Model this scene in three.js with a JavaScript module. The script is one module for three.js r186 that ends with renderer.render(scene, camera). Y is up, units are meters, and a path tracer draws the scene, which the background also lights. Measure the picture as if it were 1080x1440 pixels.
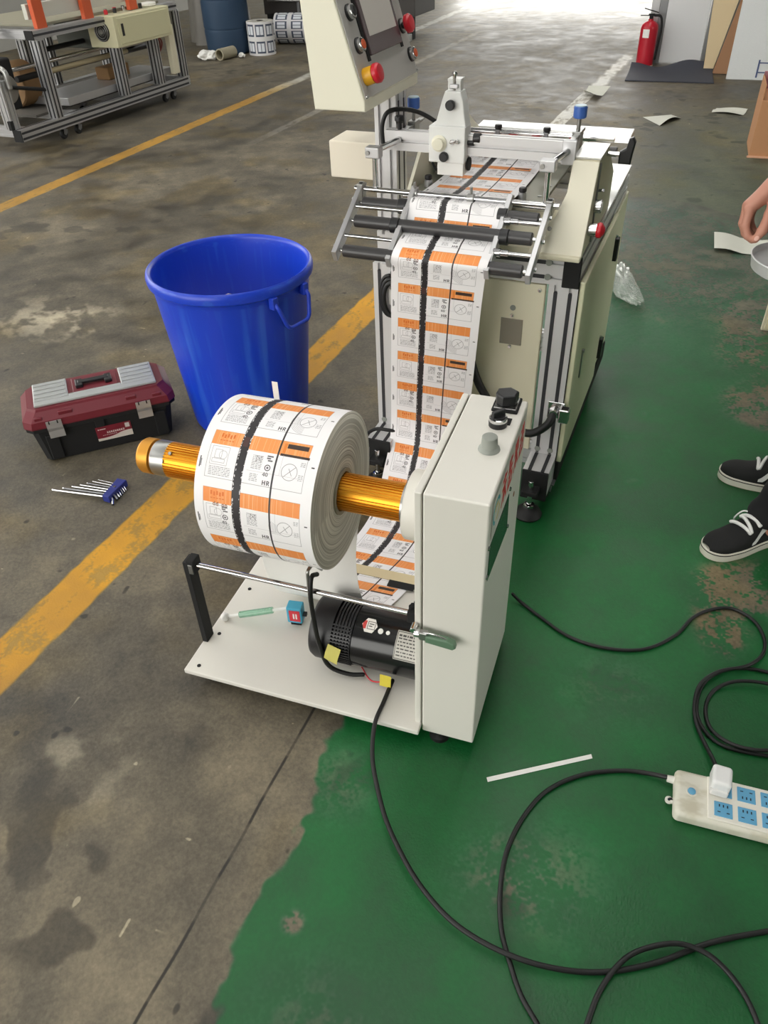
import * as THREE from 'three';
import { mergeGeometries } from 'three/addons/utils/BufferGeometryUtils.js';
import { RoundedBoxGeometry } from 'three/addons/geometries/RoundedBoxGeometry.js';
import { MarchingCubes } from 'three/addons/objects/MarchingCubes.js';

// ---------------------------------------------------------------- camera, sky, light, exposure
const scene = new THREE.Scene();
const camera = new THREE.PerspectiveCamera(67.38, 0.75, 0.05, 200);
{
  const m = new THREE.Matrix4().makeBasis(
    new THREE.Vector3(0.9471254, -0.0291715, -0.3195348), new THREE.Vector3(-0.1800545, 0.7759621, -0.6045355), new THREE.Vector3(0.2655822, 0.6301046, 0.729681));
  camera.quaternion.setFromRotationMatrix(m);
  camera.position.set(0, 1.55, 0);
}
const renderer = new THREE.WebGLRenderer({ antialias: true });
renderer.toneMapping = THREE.LinearToneMapping;
renderer.toneMappingExposure = 1.24;
renderer.shadowMap.enabled = true;
scene.background = new THREE.Color(1.0, 0.985, 0.93).multiplyScalar(1.0);
scene.backgroundIntensity = 4.0;
const HALL = -3.2 * Math.PI / 180;          // the hall and the big machine stand 3.2 degrees off the unwinder

// ---------------------------------------------------------------- small helpers
let seed = 7;
const rnd = () => { seed = (seed * 1664525 + 1013904223) >>> 0; return seed / 4294967296; };
const R = d => d * Math.PI / 180;
const V = (x, y, z) => new THREE.Vector3(x, y, z);
const used = {};
function numbered(n) { used[n] = (used[n] ?? -1) + 1; return used[n] ? n + '_' + String(used[n]).padStart(3, '0') : n; }
function prep(g) {
  g = g.index ? g.toNonIndexed() : g;
  for (const k of Object.keys(g.attributes)) if (!['position', 'normal', 'uv'].includes(k)) g.deleteAttribute(k);
  if (!g.attributes.normal) g.computeVertexNormals();
  if (!g.attributes.uv) g.setAttribute('uv', new THREE.BufferAttribute(new Float32Array(g.attributes.position.count * 2), 2));
  g.clearGroups();
  return g;
}
function part(name, geos, mat, parent, label) {
  const list = (Array.isArray(geos) ? geos : [geos]).map(prep);
  const o = new THREE.Mesh(list.length > 1 ? mergeGeometries(list) : list[0], mat);
  o.name = parent && parent !== scene ? name : numbered(name);
  o.castShadow = o.receiveShadow = true;
  if (label) o.userData.label = label;
  (parent || scene).add(o);
  return o;
}
function thing(name, label, category, [x, y, z] = [0, 0, 0], turn = 0, group) {
  const o = new THREE.Group();
  o.name = numbered(name); o.position.set(x, y, z); o.rotation.y = turn;
  o.userData = { label, category };
  if (group) o.userData.group = group;
  scene.add(o);
  return o;
}
function tag(o, label, category, group) { Object.assign(o.userData, { label, category }); if (group) o.userData.group = group; return o; }
function struct(name, geos, mat, turn = HALL) { const o = part(name, geos, mat); o.userData.kind = 'structure'; o.rotation.y = turn; return o; }
function move(g, x, y, z, rx = 0, ry = 0, rz = 0) {
  if (rx) g.rotateX(rx); if (ry) g.rotateY(ry); if (rz) g.rotateZ(rz);
  return g.translate(x, y, z);
}
// box from two corners, edges rounded by r
function bx(x0, x1, y0, y1, z0, z1, r = 0) {
  const w = x1 - x0, h = y1 - y0, d = z1 - z0;
  r = Math.min(r, Math.min(w, h, d) * 0.45);
  const g = r > 0 ? new RoundedBoxGeometry(w, h, d, 2, r) : new THREE.BoxGeometry(w, h, d);
  return g.translate((x0 + x1) / 2, (y0 + y1) / 2, (z0 + z1) / 2);
}
function between(g, a, b) {                  // a geometry along +y, 1 long from 0, laid from a to b
  const d = b.clone().sub(a), q = new THREE.Quaternion().setFromUnitVectors(V(0, 1, 0), d.clone().normalize());
  return g.applyMatrix4(new THREE.Matrix4().compose(a, q, V(1, 1, 1)));
}
function rod(a, b, r0, r1 = r0, n = 20) {    // cylinder with small chamfers
  const L = a.distanceTo(b), c = Math.min(r0, r1, L / 2) * 0.12;
  const p = [[0, 0], [r0 - c, 0], [r0, c], [r1, L - c], [r1 - c, L], [0, L]].map(q => new THREE.Vector2(q[0], q[1]));
  return between(flat(new THREE.LatheGeometry(p, n)), a, b);
}
function flat(g) { g = g.toNonIndexed(); g.computeVertexNormals(); return smoothed(g); }
function smoothed(g, limit = 40) {           // creased normals, cheap version keyed on rounded positions
  const p = g.attributes.position, n = p.count, fn = [], map = new Map(), k = i => (p.getX(i) * 1e5 | 0) + ',' + (p.getY(i) * 1e5 | 0) + ',' + (p.getZ(i) * 1e5 | 0);
  const a = V(), b = V(), c = V();
  for (let i = 0; i < n; i += 3) {
    a.fromBufferAttribute(p, i); b.fromBufferAttribute(p, i + 1); c.fromBufferAttribute(p, i + 2);
    const f = b.clone().sub(a).cross(c.clone().sub(a)), L = f.length(); const u = f.clone().divideScalar(L || 1);
    fn.push([f, u, L]);
    for (let j = 0; j < 3; j++) { const s = k(i + j); if (!map.has(s)) map.set(s, []); map.get(s).push(i / 3); }
  }
  const cos = Math.cos(R(limit)), out = new Float32Array(n * 3);
  for (let i = 0; i < n; i++) {
    const me = fn[i / 3 | 0], s = V();
    for (const f of map.get(k(i))) if (fn[f][1].dot(me[1]) > cos) s.add(fn[f][0]);
    if (s.lengthSq() < 1e-30) s.copy(me[1]); s.normalize(); out.set([s.x, s.y, s.z], i * 3);
  }
  g.setAttribute('normal', new THREE.BufferAttribute(out, 3));
  return g;
}
function lathe(pts, a, b, n = 32) { return between(flat(new THREE.LatheGeometry(pts.map(q => new THREE.Vector2(q[0], q[1])), n)), a, b); }
function tube(pts, r, n = 40, k = 10, closed = false) {
  const c = new THREE.CatmullRomCurve3(pts.map(p => p.isVector3 ? p : V(...p)), closed, 'centripetal');
  const g = [new THREE.TubeGeometry(c, n, r, k, closed)];
  if (!closed) for (const t of [0, 1]) { const p = c.getPoint(t); g.push(new THREE.SphereGeometry(r * 0.99, 8, 6).translate(p.x, p.y, p.z)); }
  return mergeGeometries(g.map(prep));
}
function wire(pts, r, k = 10) {              // straight pieces with tight bends (bent rod)
  const cp = new THREE.CurvePath(), p = pts.map(q => V(...q));
  let at = p[0];
  for (let i = 1; i < p.length; i++) {
    if (i < p.length - 1) {
      const d0 = p[i].clone().sub(p[i - 1]), d1 = p[i + 1].clone().sub(p[i]);
      const b = Math.min(d0.length(), d1.length()) * 0.3, q0 = p[i].clone().addScaledVector(d0.normalize(), -b), q1 = p[i].clone().addScaledVector(d1.normalize(), b);
      cp.add(new THREE.LineCurve3(at, q0)); cp.add(new THREE.QuadraticBezierCurve3(q0, p[i], q1)); at = q1;
    } else cp.add(new THREE.LineCurve3(at, p[i]));
  }
  return new THREE.TubeGeometry(cp, p.length * 10, r, k);
}
function ext(pts, d, bevel = 0) {            // outline in x, y extruded along +z
  const s = new THREE.Shape(pts.map(q => new THREE.Vector2(q[0], q[1])));
  const g = new THREE.ExtrudeGeometry(s, { depth: d - 2 * bevel, bevelEnabled: bevel > 0, bevelSize: bevel, bevelThickness: bevel, bevelOffset: -bevel, bevelSegments: 2, curveSegments: 10 });
  return bevel ? g.translate(0, 0, bevel) : g;
}
function extX(pts, x0, x1, bevel = 0) {      // outline given as (z, y), extruded along x
  return ext(pts.map(q => [-q[0], q[1]]), x1 - x0, bevel).rotateY(Math.PI / 2).translate(x0, 0, 0);
}
function grid(nu, nv, f) {                   // a surface from f(u, v) -> [x, y, z]
  const p = [], uv = [], ix = [];
  for (let j = 0; j <= nv; j++) for (let i = 0; i <= nu; i++) { p.push(...f(i / nu, j / nv)); uv.push(i / nu, j / nv); }
  for (let j = 0; j < nv; j++) for (let i = 0; i < nu; i++) { const a = j * (nu + 1) + i, b = a + nu + 1; ix.push(a, a + 1, b, b, a + 1, b + 1); }
  const g = new THREE.BufferGeometry();
  g.setAttribute('position', new THREE.Float32BufferAttribute(p, 3)); g.setAttribute('uv', new THREE.Float32BufferAttribute(uv, 2));
  g.setIndex(ix); g.computeVertexNormals();
  return g;
}
function circ(cx, cy, r, n = 20) { return Array.from({ length: n }, (_, i) => [cx + r * Math.cos(i / n * 2 * Math.PI), cy + r * Math.sin(i / n * 2 * Math.PI)]); }

// ---------------------------------------------------------------- noise and textures
const LAT = new Float32Array(65536); for (let i = 0; i < 65536; i++) LAT[i] = rnd();
function vn(x, y) {
  const xi = Math.floor(x), yi = Math.floor(y); let fx = x - xi, fy = y - yi;
  fx = fx * fx * (3 - 2 * fx); fy = fy * fy * (3 - 2 * fy);
  const a = (yi & 255) << 8, b = ((yi + 1) & 255) << 8, c = xi & 255, d = (xi + 1) & 255;
  return (LAT[a + c] * (1 - fx) + LAT[a + d] * fx) * (1 - fy) + (LAT[b + c] * (1 - fx) + LAT[b + d] * fx) * fy;
}
const fbm = (x, y, n) => { let s = 0, a = 0.5, t = 0; for (let i = 0; i < n; i++) { s += a * vn(x, y); t += a; a *= 0.55; x = x * 2.03 + 17.1; y = y * 2.03 + 5.7; } return s / t; };
const sm = (a, b, x) => { x = Math.min(1, Math.max(0, (x - a) / (b - a))); return x * x * (3 - 2 * x); };
function dataTex(w, h, f, srgb = true) {
  const d = new Uint8Array(w * h * 4);
  for (let y = 0; y < h; y++) for (let x = 0; x < w; x++) { const c = f(x / w, y / h), i = (y * w + x) * 4; d[i] = c[0]; d[i + 1] = c[1]; d[i + 2] = c[2]; d[i + 3] = 255; }
  const t = new THREE.DataTexture(d, w, h);
  t.magFilter = THREE.LinearFilter; t.minFilter = THREE.LinearFilter; t.wrapS = t.wrapT = THREE.RepeatWrapping;
  if (srgb) t.colorSpace = THREE.SRGBColorSpace;
  t.needsUpdate = true; return t;
}
function canvasTex(w, h, draw, wrap) {
  const c = document.createElement('canvas'); c.width = w; c.height = h;
  draw(c.getContext('2d'), w, h);
  const t = new THREE.CanvasTexture(c); t.colorSpace = THREE.SRGBColorSpace;
  if (wrap) t.wrapS = t.wrapT = THREE.RepeatWrapping;
  return t;
}
const grain = dataTex(256, 256, (u, v) => { const q = fbm(u * 64, v * 64, 3) * 255; return [q, q, q]; }, false);
const brushed = dataTex(256, 256, (u, v) => { const q = (0.5 + 0.5 * vn(u * 4, v * 255)) * 255; return [q, q, q]; }, false);
const mat = (color, roughness = 0.5, metalness = 0, more = {}) => new THREE.MeshStandardMaterial({ color, roughness, metalness, ...more });
const M = {
  white: mat('#dddad2', 0.42), cream: mat('#dcd6bd', 0.45), creamLight: mat('#e3e0cd', 0.45), alu: mat('#c4c4c6', 0.38, 0.75), aluPaint: mat('#d2d1d2', 0.4, 0.25),
  aluDark: mat('#8f9092', 0.38, 0.8), chrome: mat('#d5d5d6', 0.16, 1), steel: mat('#a5a5a3', 0.3, 0.9), steelPlate: mat('#87877a', 0.42, 0.55),
  black: mat('#17171a', 0.4), blackMatt: mat('#111112', 0.8), blackGloss: mat('#101113', 0.18), rubber: mat('#0e0f10', 0.6), roller: mat('#3c3b3c', 0.35, 0.2), slot: mat('#2c2c30', 0.6),
  gold: mat('#dd9a2c', 0.3, 0.85), red: mat('#c4182a', 0.35), yellow: mat('#d8a01c', 0.4), orange: mat('#c9552a', 0.55), blue: mat('#1c3fbf', 0.4), knobBlue: mat('#3f66b4', 0.35),
  grey: mat('#8b8f88', 0.5), screenDark: mat('#57494c', 0.25), paper: mat('#e9e8e4', 0.8), cable: mat('#0a0b0c', 0.5), tape: mat('#d7c7a0', 0.6), lampSteel: mat('#c8c8c8', 0.5),
};

// ---------------------------------------------------------------- the hall: floor, walls and roof, unseen doors, windows and skylights sized for light
const YL = z => -1.49 - 0.083 * z;                                   // centre of the yellow line beside the bucket
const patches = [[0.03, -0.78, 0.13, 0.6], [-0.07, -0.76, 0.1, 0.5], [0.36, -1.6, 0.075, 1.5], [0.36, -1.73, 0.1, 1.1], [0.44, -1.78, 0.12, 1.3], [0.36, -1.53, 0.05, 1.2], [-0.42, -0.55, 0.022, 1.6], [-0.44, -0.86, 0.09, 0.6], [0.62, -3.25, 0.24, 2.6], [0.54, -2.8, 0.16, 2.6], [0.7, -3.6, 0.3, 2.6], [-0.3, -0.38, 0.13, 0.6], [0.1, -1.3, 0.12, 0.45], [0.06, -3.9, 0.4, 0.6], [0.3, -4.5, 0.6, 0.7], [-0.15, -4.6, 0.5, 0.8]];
function floorAt(x, z) {
  const n1 = fbm(x * 0.55 + 3, z * 0.55, 3), n2 = fbm(x * 2.4 + 9, z * 2.4 + 4, 4), n3 = fbm(x * 11, z * 11 + 2, 3), n4 = vn(x * 160, z * 160), n5 = vn(x * 410, z * 410);
  let k = 0.77 + 0.28 * (n1 - 0.5) + 0.46 * (n2 - 0.5) + 0.44 * (n3 - 0.5) + 0.14 * (n4 - 0.5) + 0.1 * (n5 - 0.5);
  let r = 119 * k, g = 110 * k, b = 92 * k, rough = 0.62 + 0.3 * (n3 - 0.5) + 0.3 * (n2 - 0.5);
  const w = sm(0.5, 0.75, fbm(x * 3.1 + 40, z * 3.1, 3)); r += 4 * w; b -= 10 * w;          // brown stains
  const s = sm(0.67, 0.74, fbm(x * 6 + 11, z * 6 + 70, 3)) * sm(0.4, 0.6, n1); r *= 1 - 0.3 * s; g *= 1 - 0.3 * s; b *= 1 - 0.3 * s;
  const spot = sm(0.86, 0.93, vn(x * 16 + 5, z * 16) * 0.6 + vn(x * 43, z * 43) * 0.4); r *= 1 - 0.45 * spot; g *= 1 - 0.45 * spot; b *= 1 - 0.45 * spot;
  // white dust smeared near the bucket
  const d = Math.hypot((x + 2.62) / 0.55, (z + 2.72) / 0.34), dust = sm(1, 0.1, d) * sm(0.5, 0.68, fbm(x * 9 - z * 3, z * 9, 4)); r += 75 * dust; g += 72 * dust; b += 64 * dust;
  const d2 = Math.hypot((x + 1.05) / 0.25, (z + 0.72) / 0.2), du2 = sm(1, 0.1, d2) * sm(0.45, 0.7, n3); r += 30 * du2; g += 30 * du2; b += 28 * du2;
  const chip = sm(0.965, 0.98, vn(x * 33 + 7, z * 33 + 3)) * sm(0.55, 0.7, vn(x * 4, z * 4 + 9)); r += 60 * chip; g += 58 * chip; b += 50 * chip;
  // expansion joint with dark filler
  if (z > -1.6) { const j = Math.abs(x + 0.634 + 0.0574 * z + 0.004 * (vn(z * 9, 1) - 0.5)); const e = sm(0.0045, 0.0015, j) * (0.5 + 0.5 * sm(0.3, 0.45, vn(z * 23, 8))); r *= 1 - 0.62 * e; g *= 1 - 0.62 * e; b *= 1 - 0.62 * e; }
  // green floor paint, worn at its edges
  const edge = x + 0.497 + 0.02 * sm(-0.45, -0.3, z) * -1 + 0.012 * Math.sin(z * 11 + 1) - 0.03 * (vn(x * 12, z * 12) - 0.5) - 0.03 * (vn(x * 40, z * 40) - 0.5);
  const far = z + 5.0 + 0.5 * (vn(x * 2, z * 2) - 0.5);
  const near = 1.6 - z;
  let green = sm(-0.008, 0.008, edge) * sm(-0.15, 0.15, far) * sm(0, 0.1, near);
  if (green > 0) {
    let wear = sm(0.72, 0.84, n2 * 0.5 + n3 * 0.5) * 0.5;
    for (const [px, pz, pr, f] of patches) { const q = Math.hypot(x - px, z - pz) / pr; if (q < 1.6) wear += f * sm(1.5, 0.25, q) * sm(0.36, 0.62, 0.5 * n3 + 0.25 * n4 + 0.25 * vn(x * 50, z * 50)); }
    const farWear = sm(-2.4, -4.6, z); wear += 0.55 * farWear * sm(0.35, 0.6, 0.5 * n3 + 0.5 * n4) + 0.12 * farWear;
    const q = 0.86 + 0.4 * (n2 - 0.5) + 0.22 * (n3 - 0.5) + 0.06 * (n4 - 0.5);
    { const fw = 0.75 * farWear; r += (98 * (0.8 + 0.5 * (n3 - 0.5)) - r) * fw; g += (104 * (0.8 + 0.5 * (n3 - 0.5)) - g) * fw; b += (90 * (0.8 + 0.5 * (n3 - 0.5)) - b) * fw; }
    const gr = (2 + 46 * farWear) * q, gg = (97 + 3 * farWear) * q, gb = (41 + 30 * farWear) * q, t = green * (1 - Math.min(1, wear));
    r += (gr - r) * t; g += (gg - g) * t; b += (gb - b) * t; rough = rough + (0.5 + 0.2 * (n3 - 0.5) - rough) * t;
  } else if (x > -0.6 && z < -4) { const t = 0.35 * sm(-9, -5, z) * sm(-0.6, 0.2, x); r += (58 - r) * t; g += (92 - g) * t; b += (70 - b) * t; }
  // painted lines
  const line = (dx, half, cr, cg, cb, worn) => {
    const e = sm(half + 0.006, half - 0.006, Math.abs(dx) + 0.008 * (vn(x * 30, z * 30) - 0.5)) * (1 - worn * sm(0.5, 0.72, 0.55 * n3 + 0.25 * vn(x * 60, z * 14) + 0.2 * n4));
    const q = 0.9 + 0.35 * (n2 - 0.5) + 0.2 * (n3 - 0.5); r += (cr * q - r) * e; g += (cg * q - g) * e; b += (cb * q - b) * e;
  };
  if (z > -4.6) line(x - YL(z), 0.072, 208, 150, 30, 0.45 + 0.25 * sm(-2, -4, z));
  else if (z > -10.4) line(x - YL(z), 0.062, 225, 222, 214, 0.7);  // the yellow line carried on, whitened for wear and glare
  { const w = sm(-7.3, -8.6, z); line(x + 4.277 + 0.0497 * z, 0.065, 190 + 14 * w, 142 + 60 * w, 52 + 140 * w, 0.5 + 0.35 * w); }
  if (z < -5.6 && z > -12) { const f = 0.45 * sm(-5.6, -6.6, z); line(x + 3.18 + 0.07 * (z + 5.69), 0.04, r + (200 - r) * f, g + (196 - g) * f, b + (186 - b) * f, 0.9); }
  rough *= 1 - 0.4 * sm(-10.5, -15, z);
  return [r, g, b, rough];
}
const floor = thing('floor', 'worn grey brown concrete factory floor with green paint and yellow lines', 'floor');
delete floor.userData.category; floor.userData.kind = 'structure';
function floorPatch(x0, x1, z0, z1, w, h, hole) {
  const s = new THREE.Shape([[x0, z0], [x1, z0], [x1, z1], [x0, z1]].map(p => new THREE.Vector2(p[0], -p[1])));
  if (hole) s.holes.push(new THREE.Path([[hole[0], hole[2]], [hole[1], hole[2]], [hole[1], hole[3]], [hole[0], hole[3]]].map(p => new THREE.Vector2(p[0], -p[1]))));
  const g = new THREE.ExtrudeGeometry(s, { depth: 0.2, bevelEnabled: false }).translate(0, 0, -0.2).rotateX(-Math.PI / 2);
  const p = g.attributes.position, uv = g.attributes.uv;
  for (let i = 0; i < p.count; i++) uv.setXY(i, (p.getX(i) - x0) / (x1 - x0), (p.getZ(i) - z0) / (z1 - z0));
  const at = (u, v) => floorAt(x0 + u * (x1 - x0), z0 + v * (z1 - z0));
  const m = new THREE.MeshStandardMaterial({ map: dataTex(w, h, at), roughnessMap: dataTex(Math.min(w, 512), Math.min(h, 512), (u, v) => { const q = at(u, v)[3] * 255; return [q, q, 0]; }, false), roughness: 1, metalness: 0, bumpScale: 0.0005 });
  m.map.wrapS = m.map.wrapT = THREE.ClampToEdgeWrapping;
  m.bumpMap = grain.clone(); m.bumpMap.repeat.set((x1 - x0) / 0.22, (z1 - z0) / 0.22); m.bumpMap.needsUpdate = true;
  const o = part('floor_section', g, m, floor); o.castShadow = false; return o;
}
const TEX = 2048;
const NEAR = [-1.9, 0.9, -2.5, 0.3], MID = [-6.2, 2.2, -8.2, 0.3];
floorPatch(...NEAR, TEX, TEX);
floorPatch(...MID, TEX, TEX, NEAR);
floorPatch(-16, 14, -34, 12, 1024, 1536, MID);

function wallShape(L, H, holes, thick) {      // a wall along x with openings [x0, x1, y0, y1]
  const s = new THREE.Shape([[0, 0], [L, 0], [L, H], [0, H]].map(p => new THREE.Vector2(...p)));
  for (const [a, b, c, d] of holes) s.holes.push(new THREE.Path([[a, c], [b, c], [b, d], [a, d]].map(p => new THREE.Vector2(...p))));
  return new THREE.ExtrudeGeometry(s, { depth: thick, bevelEnabled: false });
}
const plaster = mat('#9c9b95', 0.85), roofMat = mat('#83868a', 0.7), fillWall = mat('#a8a8a2', 0.85);  // right wall tone set for the light it bounces back
const XL = -9.2, XR = 7.5, ZF = -24, ZB = 6.5, HH = 6;
struct('wall_far', wallShape(XR - XL, HH, [[1.5, 10.6, 0.001, 5.6]], 0.3).translate(XL, 0, ZF - 0.3), plaster);
struct('wall_back', wallShape(XR - XL, HH, [[0.8, 8.6, 0.001, 5.2]], 0.3).translate(XL, 0, ZB), plaster);
struct('wall_left', wallShape(ZB - ZF, HH, [[17.5, 24, 1.0, 4.6], [25, 30, 1.0, 4.6]], 0.3).rotateY(-Math.PI / 2).translate(XL, 0, ZF), plaster);
struct('wall_right', wallShape(ZB - ZF, HH, [[2, 5, 3.4, 4.6], [19.5, 24.5, 2.2, 4.6]], 0.3).rotateY(-Math.PI / 2).translate(XR + 0.3, 0, ZF), fillWall);  // unseen windows added to give some light from the right
struct('ceiling', wallShape(XR - XL, ZB - ZF, [[3.0, 4.2, 13, 28.5], [7.8, 9.0, 13, 28.5], [2.0, 9.0, 2, 7.5]], 0.2).rotateX(Math.PI / 2).translate(XL, HH + 0.2, ZF), roofMat);

// ---------------------------------------------------------------- printed label web: one artwork for roll and web
const labelArt = canvasTex(1024, 960, (c, W, H) => {
  let s = 3; const r = () => { s = (s * 1664525 + 1013904223) >>> 0; return s / 4294967296; };
  c.fillStyle = '#f3f1f3'; c.fillRect(0, 0, W, H);
  const text = (x, y, w, n, dark) => { for (let i = 0; i < n; i++) { let q = x; while (q < x + w) { const l = 6 + r() * 26; c.fillStyle = dark || '#8f8d90'; c.fillRect(q, y + i * 13, Math.min(l, x + w - q), 5); q += l + 6; } } };
  for (let k = 0; k < 2; k++) {
    const y = k * 480;
    c.strokeStyle = '#8b878a'; c.lineWidth = 3; c.strokeRect(84, y + 40, 846, 396);
    c.fillStyle = k ? '#f0934a' : '#f19a55'; c.fillRect(84, y + 40, 846, 124);
    c.fillStyle = 'rgba(250,190,140,.6)'; for (let i = 0; i < 46; i++) c.fillRect(100 + r() * 800, y + 44, 2 + r() * 4, 116);
    c.fillStyle = '#e06f22'; for (let i = 0; i < 5; i++) { c.fillRect(150 + i * 26, y + 62 + 8 * (i % 2), 16, 34); c.fillRect(150 + i * 26, y + 120, 18, 8); }
    c.fillStyle = '#7a4a30'; c.font = 'bold 46px sans-serif'; if (k) c.fillText('dd  pp', 168, y + 190);
    // left block: drawing in a frame with small text
    c.lineWidth = 3; c.strokeStyle = '#a19da0'; c.strokeRect(110, y + 180, 150, 150);
    c.strokeRect(142, y + 206, 60, 70); c.beginPath(); c.arc(214, y + 246, 34, 0, 7); c.stroke(); c.strokeRect(126, y + 282, 110, 30);
    text(112, y + 346, 190, 6); text(470, y + 200, 90, 9); text(472, y + 350, 70, 5);
    // pictograms beside the thin line
    c.fillStyle = '#6a676a'; c.fillRect(k ? 250 : 590, y + 186, 52, 12); c.fillRect(k ? 250 : 590, y + 204, 34, 12); c.fillRect(k ? 262 : 602, y + 222, 40, 12);
    c.strokeStyle = '#4c494c'; c.lineWidth = 7; c.beginPath(); c.arc(k ? 274 : 612, y + 286, 22, 0, 7); c.stroke(); c.beginPath(); c.arc(k ? 274 : 612, y + 286, 6, 0, 7); c.stroke();
    c.fillStyle = '#5a575a'; c.font = 'bold 44px sans-serif'; c.fillText('40', k ? 236 : 580, y + 356);
    c.font = 'bold 52px sans-serif'; c.fillStyle = '#3f3c3f'; c.fillText('HR', 584, y + 426);
    c.strokeStyle = '#8b878a'; c.lineWidth = 4; c.beginPath(); c.moveTo(500, y + 200); c.lineTo(552, y + 252); c.moveTo(552, y + 200); c.lineTo(500, y + 252); c.strokeRect(504, y + 204, 44, 50); c.stroke();
    // round gauge drawing on the wide side
    c.strokeStyle = '#8d898c'; c.lineWidth = 4; c.beginPath(); c.arc(800, y + 290, 66, 0, 7); c.stroke(); c.beginPath(); c.moveTo(756, y + 334); c.lineTo(846, y + 244); c.moveTo(790, y + 262); c.lineTo(824, y + 318); c.stroke();
    if (k) for (let i = 0; i < 6; i++) { c.beginPath(); c.arc(800, y + 290, 78 + i * 12, 1.6, 3.6); c.lineWidth = 2; c.stroke(); }
    text(880, y + 200, 40, 3); text(880, y + 300, 40, 4);
    if (k === 0) { c.fillStyle = '#3a2a24'; c.fillRect(690, y + 150, 250, 20); c.fillRect(730, y + 60, 180, 40); c.fillStyle = '#e58432'; c.fillRect(700, y + 58, 26, 86); }
    c.fillStyle = '#2c2a2c'; c.fillRect(972, y + 40 + 180, 26, 10); c.fillRect(22, y + 280, 9, 90); c.fillRect(34, y + 300, 6, 60);
    c.strokeStyle = '#b9b5b8'; c.lineWidth = 2; c.beginPath(); c.moveTo(440, y + 330); c.lineTo(930, y + 330); c.moveTo(720, y + 164); c.lineTo(720, y + 330); c.stroke();
  }
  // black bar and thin line that run the whole length
  c.fillStyle = '#2a272a'; c.fillRect(338, 0, 76, H);
  c.fillStyle = '#e5e3e5'; for (let i = 0; i < 120; i++) c.fillRect(338 + (r() < 0.5 ? r() * 10 : 64 + r() * 12), r() * H, 3 + r() * 5, 3 + r() * 14);
  c.fillStyle = '#4a2f2c'; c.fillRect(352, 60, 48, 88);
  c.fillStyle = '#2e2b2e'; c.fillRect(664, 0, 15, H);
}, true);
const printed = new THREE.MeshStandardMaterial({ map: labelArt, roughness: 0.55 });
const layered = dataTex(512, 64, (u, v) => { const q = 190 + 46 * (vn(u * 180, 3) - 0.5) + 60 * (vn(u * 60, v * 3) - 0.5) + 26 * (vn(u * 9, v * 2) - 0.5); return [q, q - 3, q - 12]; });
const rollSide = new THREE.MeshStandardMaterial({ map: layered, roughness: 0.8, bumpMap: layered, bumpScale: 0.001 });
const AX = { y: 0.55, z: -1.2 };             // axis of the roll
const ROLL = { x0: -0.787, x1: -0.53, r: 0.172 };
{
  const t = thing('label_roll', 'big wound roll of white and orange printed labels on the golden shaft', 'label roll');
  // wound body: two ring shaped sides
  const ring = x => { const g = new THREE.RingGeometry(0.052, ROLL.r, 96, 1); const p = g.attributes.position, uv = g.attributes.uv; for (let i = 0; i < p.count; i++) { const q = Math.hypot(p.getX(i), p.getY(i)); uv.setXY(i, (q - 0.052) / (ROLL.r - 0.052), Math.atan2(p.getY(i), p.getX(i)) / 6.283 + 0.5); } return g.rotateY(Math.PI / 2).translate(x, AX.y, AX.z); };
  const side = grid(96, 10, (u, v) => { const a = u * Math.PI * 2, r = 0.052 + (ROLL.r - 0.052) * v, b = 0.0022 * Math.sin(v * 9) * (1 - v) ; return [ROLL.x1 + b, AX.y + r * Math.sin(a), AX.z + r * Math.cos(a)]; });
  { const uv = side.attributes.uv; for (let i = 0; i < uv.count; i++) uv.setXY(i, uv.getY(i), uv.getX(i)); }
  const body = part('wound_paper', [ring(ROLL.x0), side], rollSide, t);
  const outer = grid(1, 120, (u, v) => { const a = v * Math.PI * 2; return [ROLL.x0 + (ROLL.x1 - ROLL.x0) * u, AX.y + ROLL.r * Math.sin(a), AX.z + ROLL.r * Math.cos(a)]; });
  { const uv = outer.attributes.uv; for (let i = 0; i < uv.count; i++) uv.setXY(i, uv.getX(i), uv.getY(i) * 4.5 + 0.13); }
  part('printed_face', outer, printed, t, 'white outer layer printed with orange bands and a black bar');
  part('loose_strip', bx(-0.698, -0.685, 0.715, 0.757, -1.262, -1.2612).applyMatrix4(new THREE.Matrix4()), M.paper, t, 'small white strip sticking up');
  part('paper_core', between(flat(new THREE.LatheGeometry([[0.044, 0], [0.052, 0], [0.052, 0.265], [0.044, 0.265], [0.044, 0]].map(q => new THREE.Vector2(...q)), 40)), V(-0.791, AX.y, AX.z), V(-0.79, AX.y, AX.z)).applyMatrix4(new THREE.Matrix4()), mat('#9c9686', 0.8), t);
}
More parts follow.
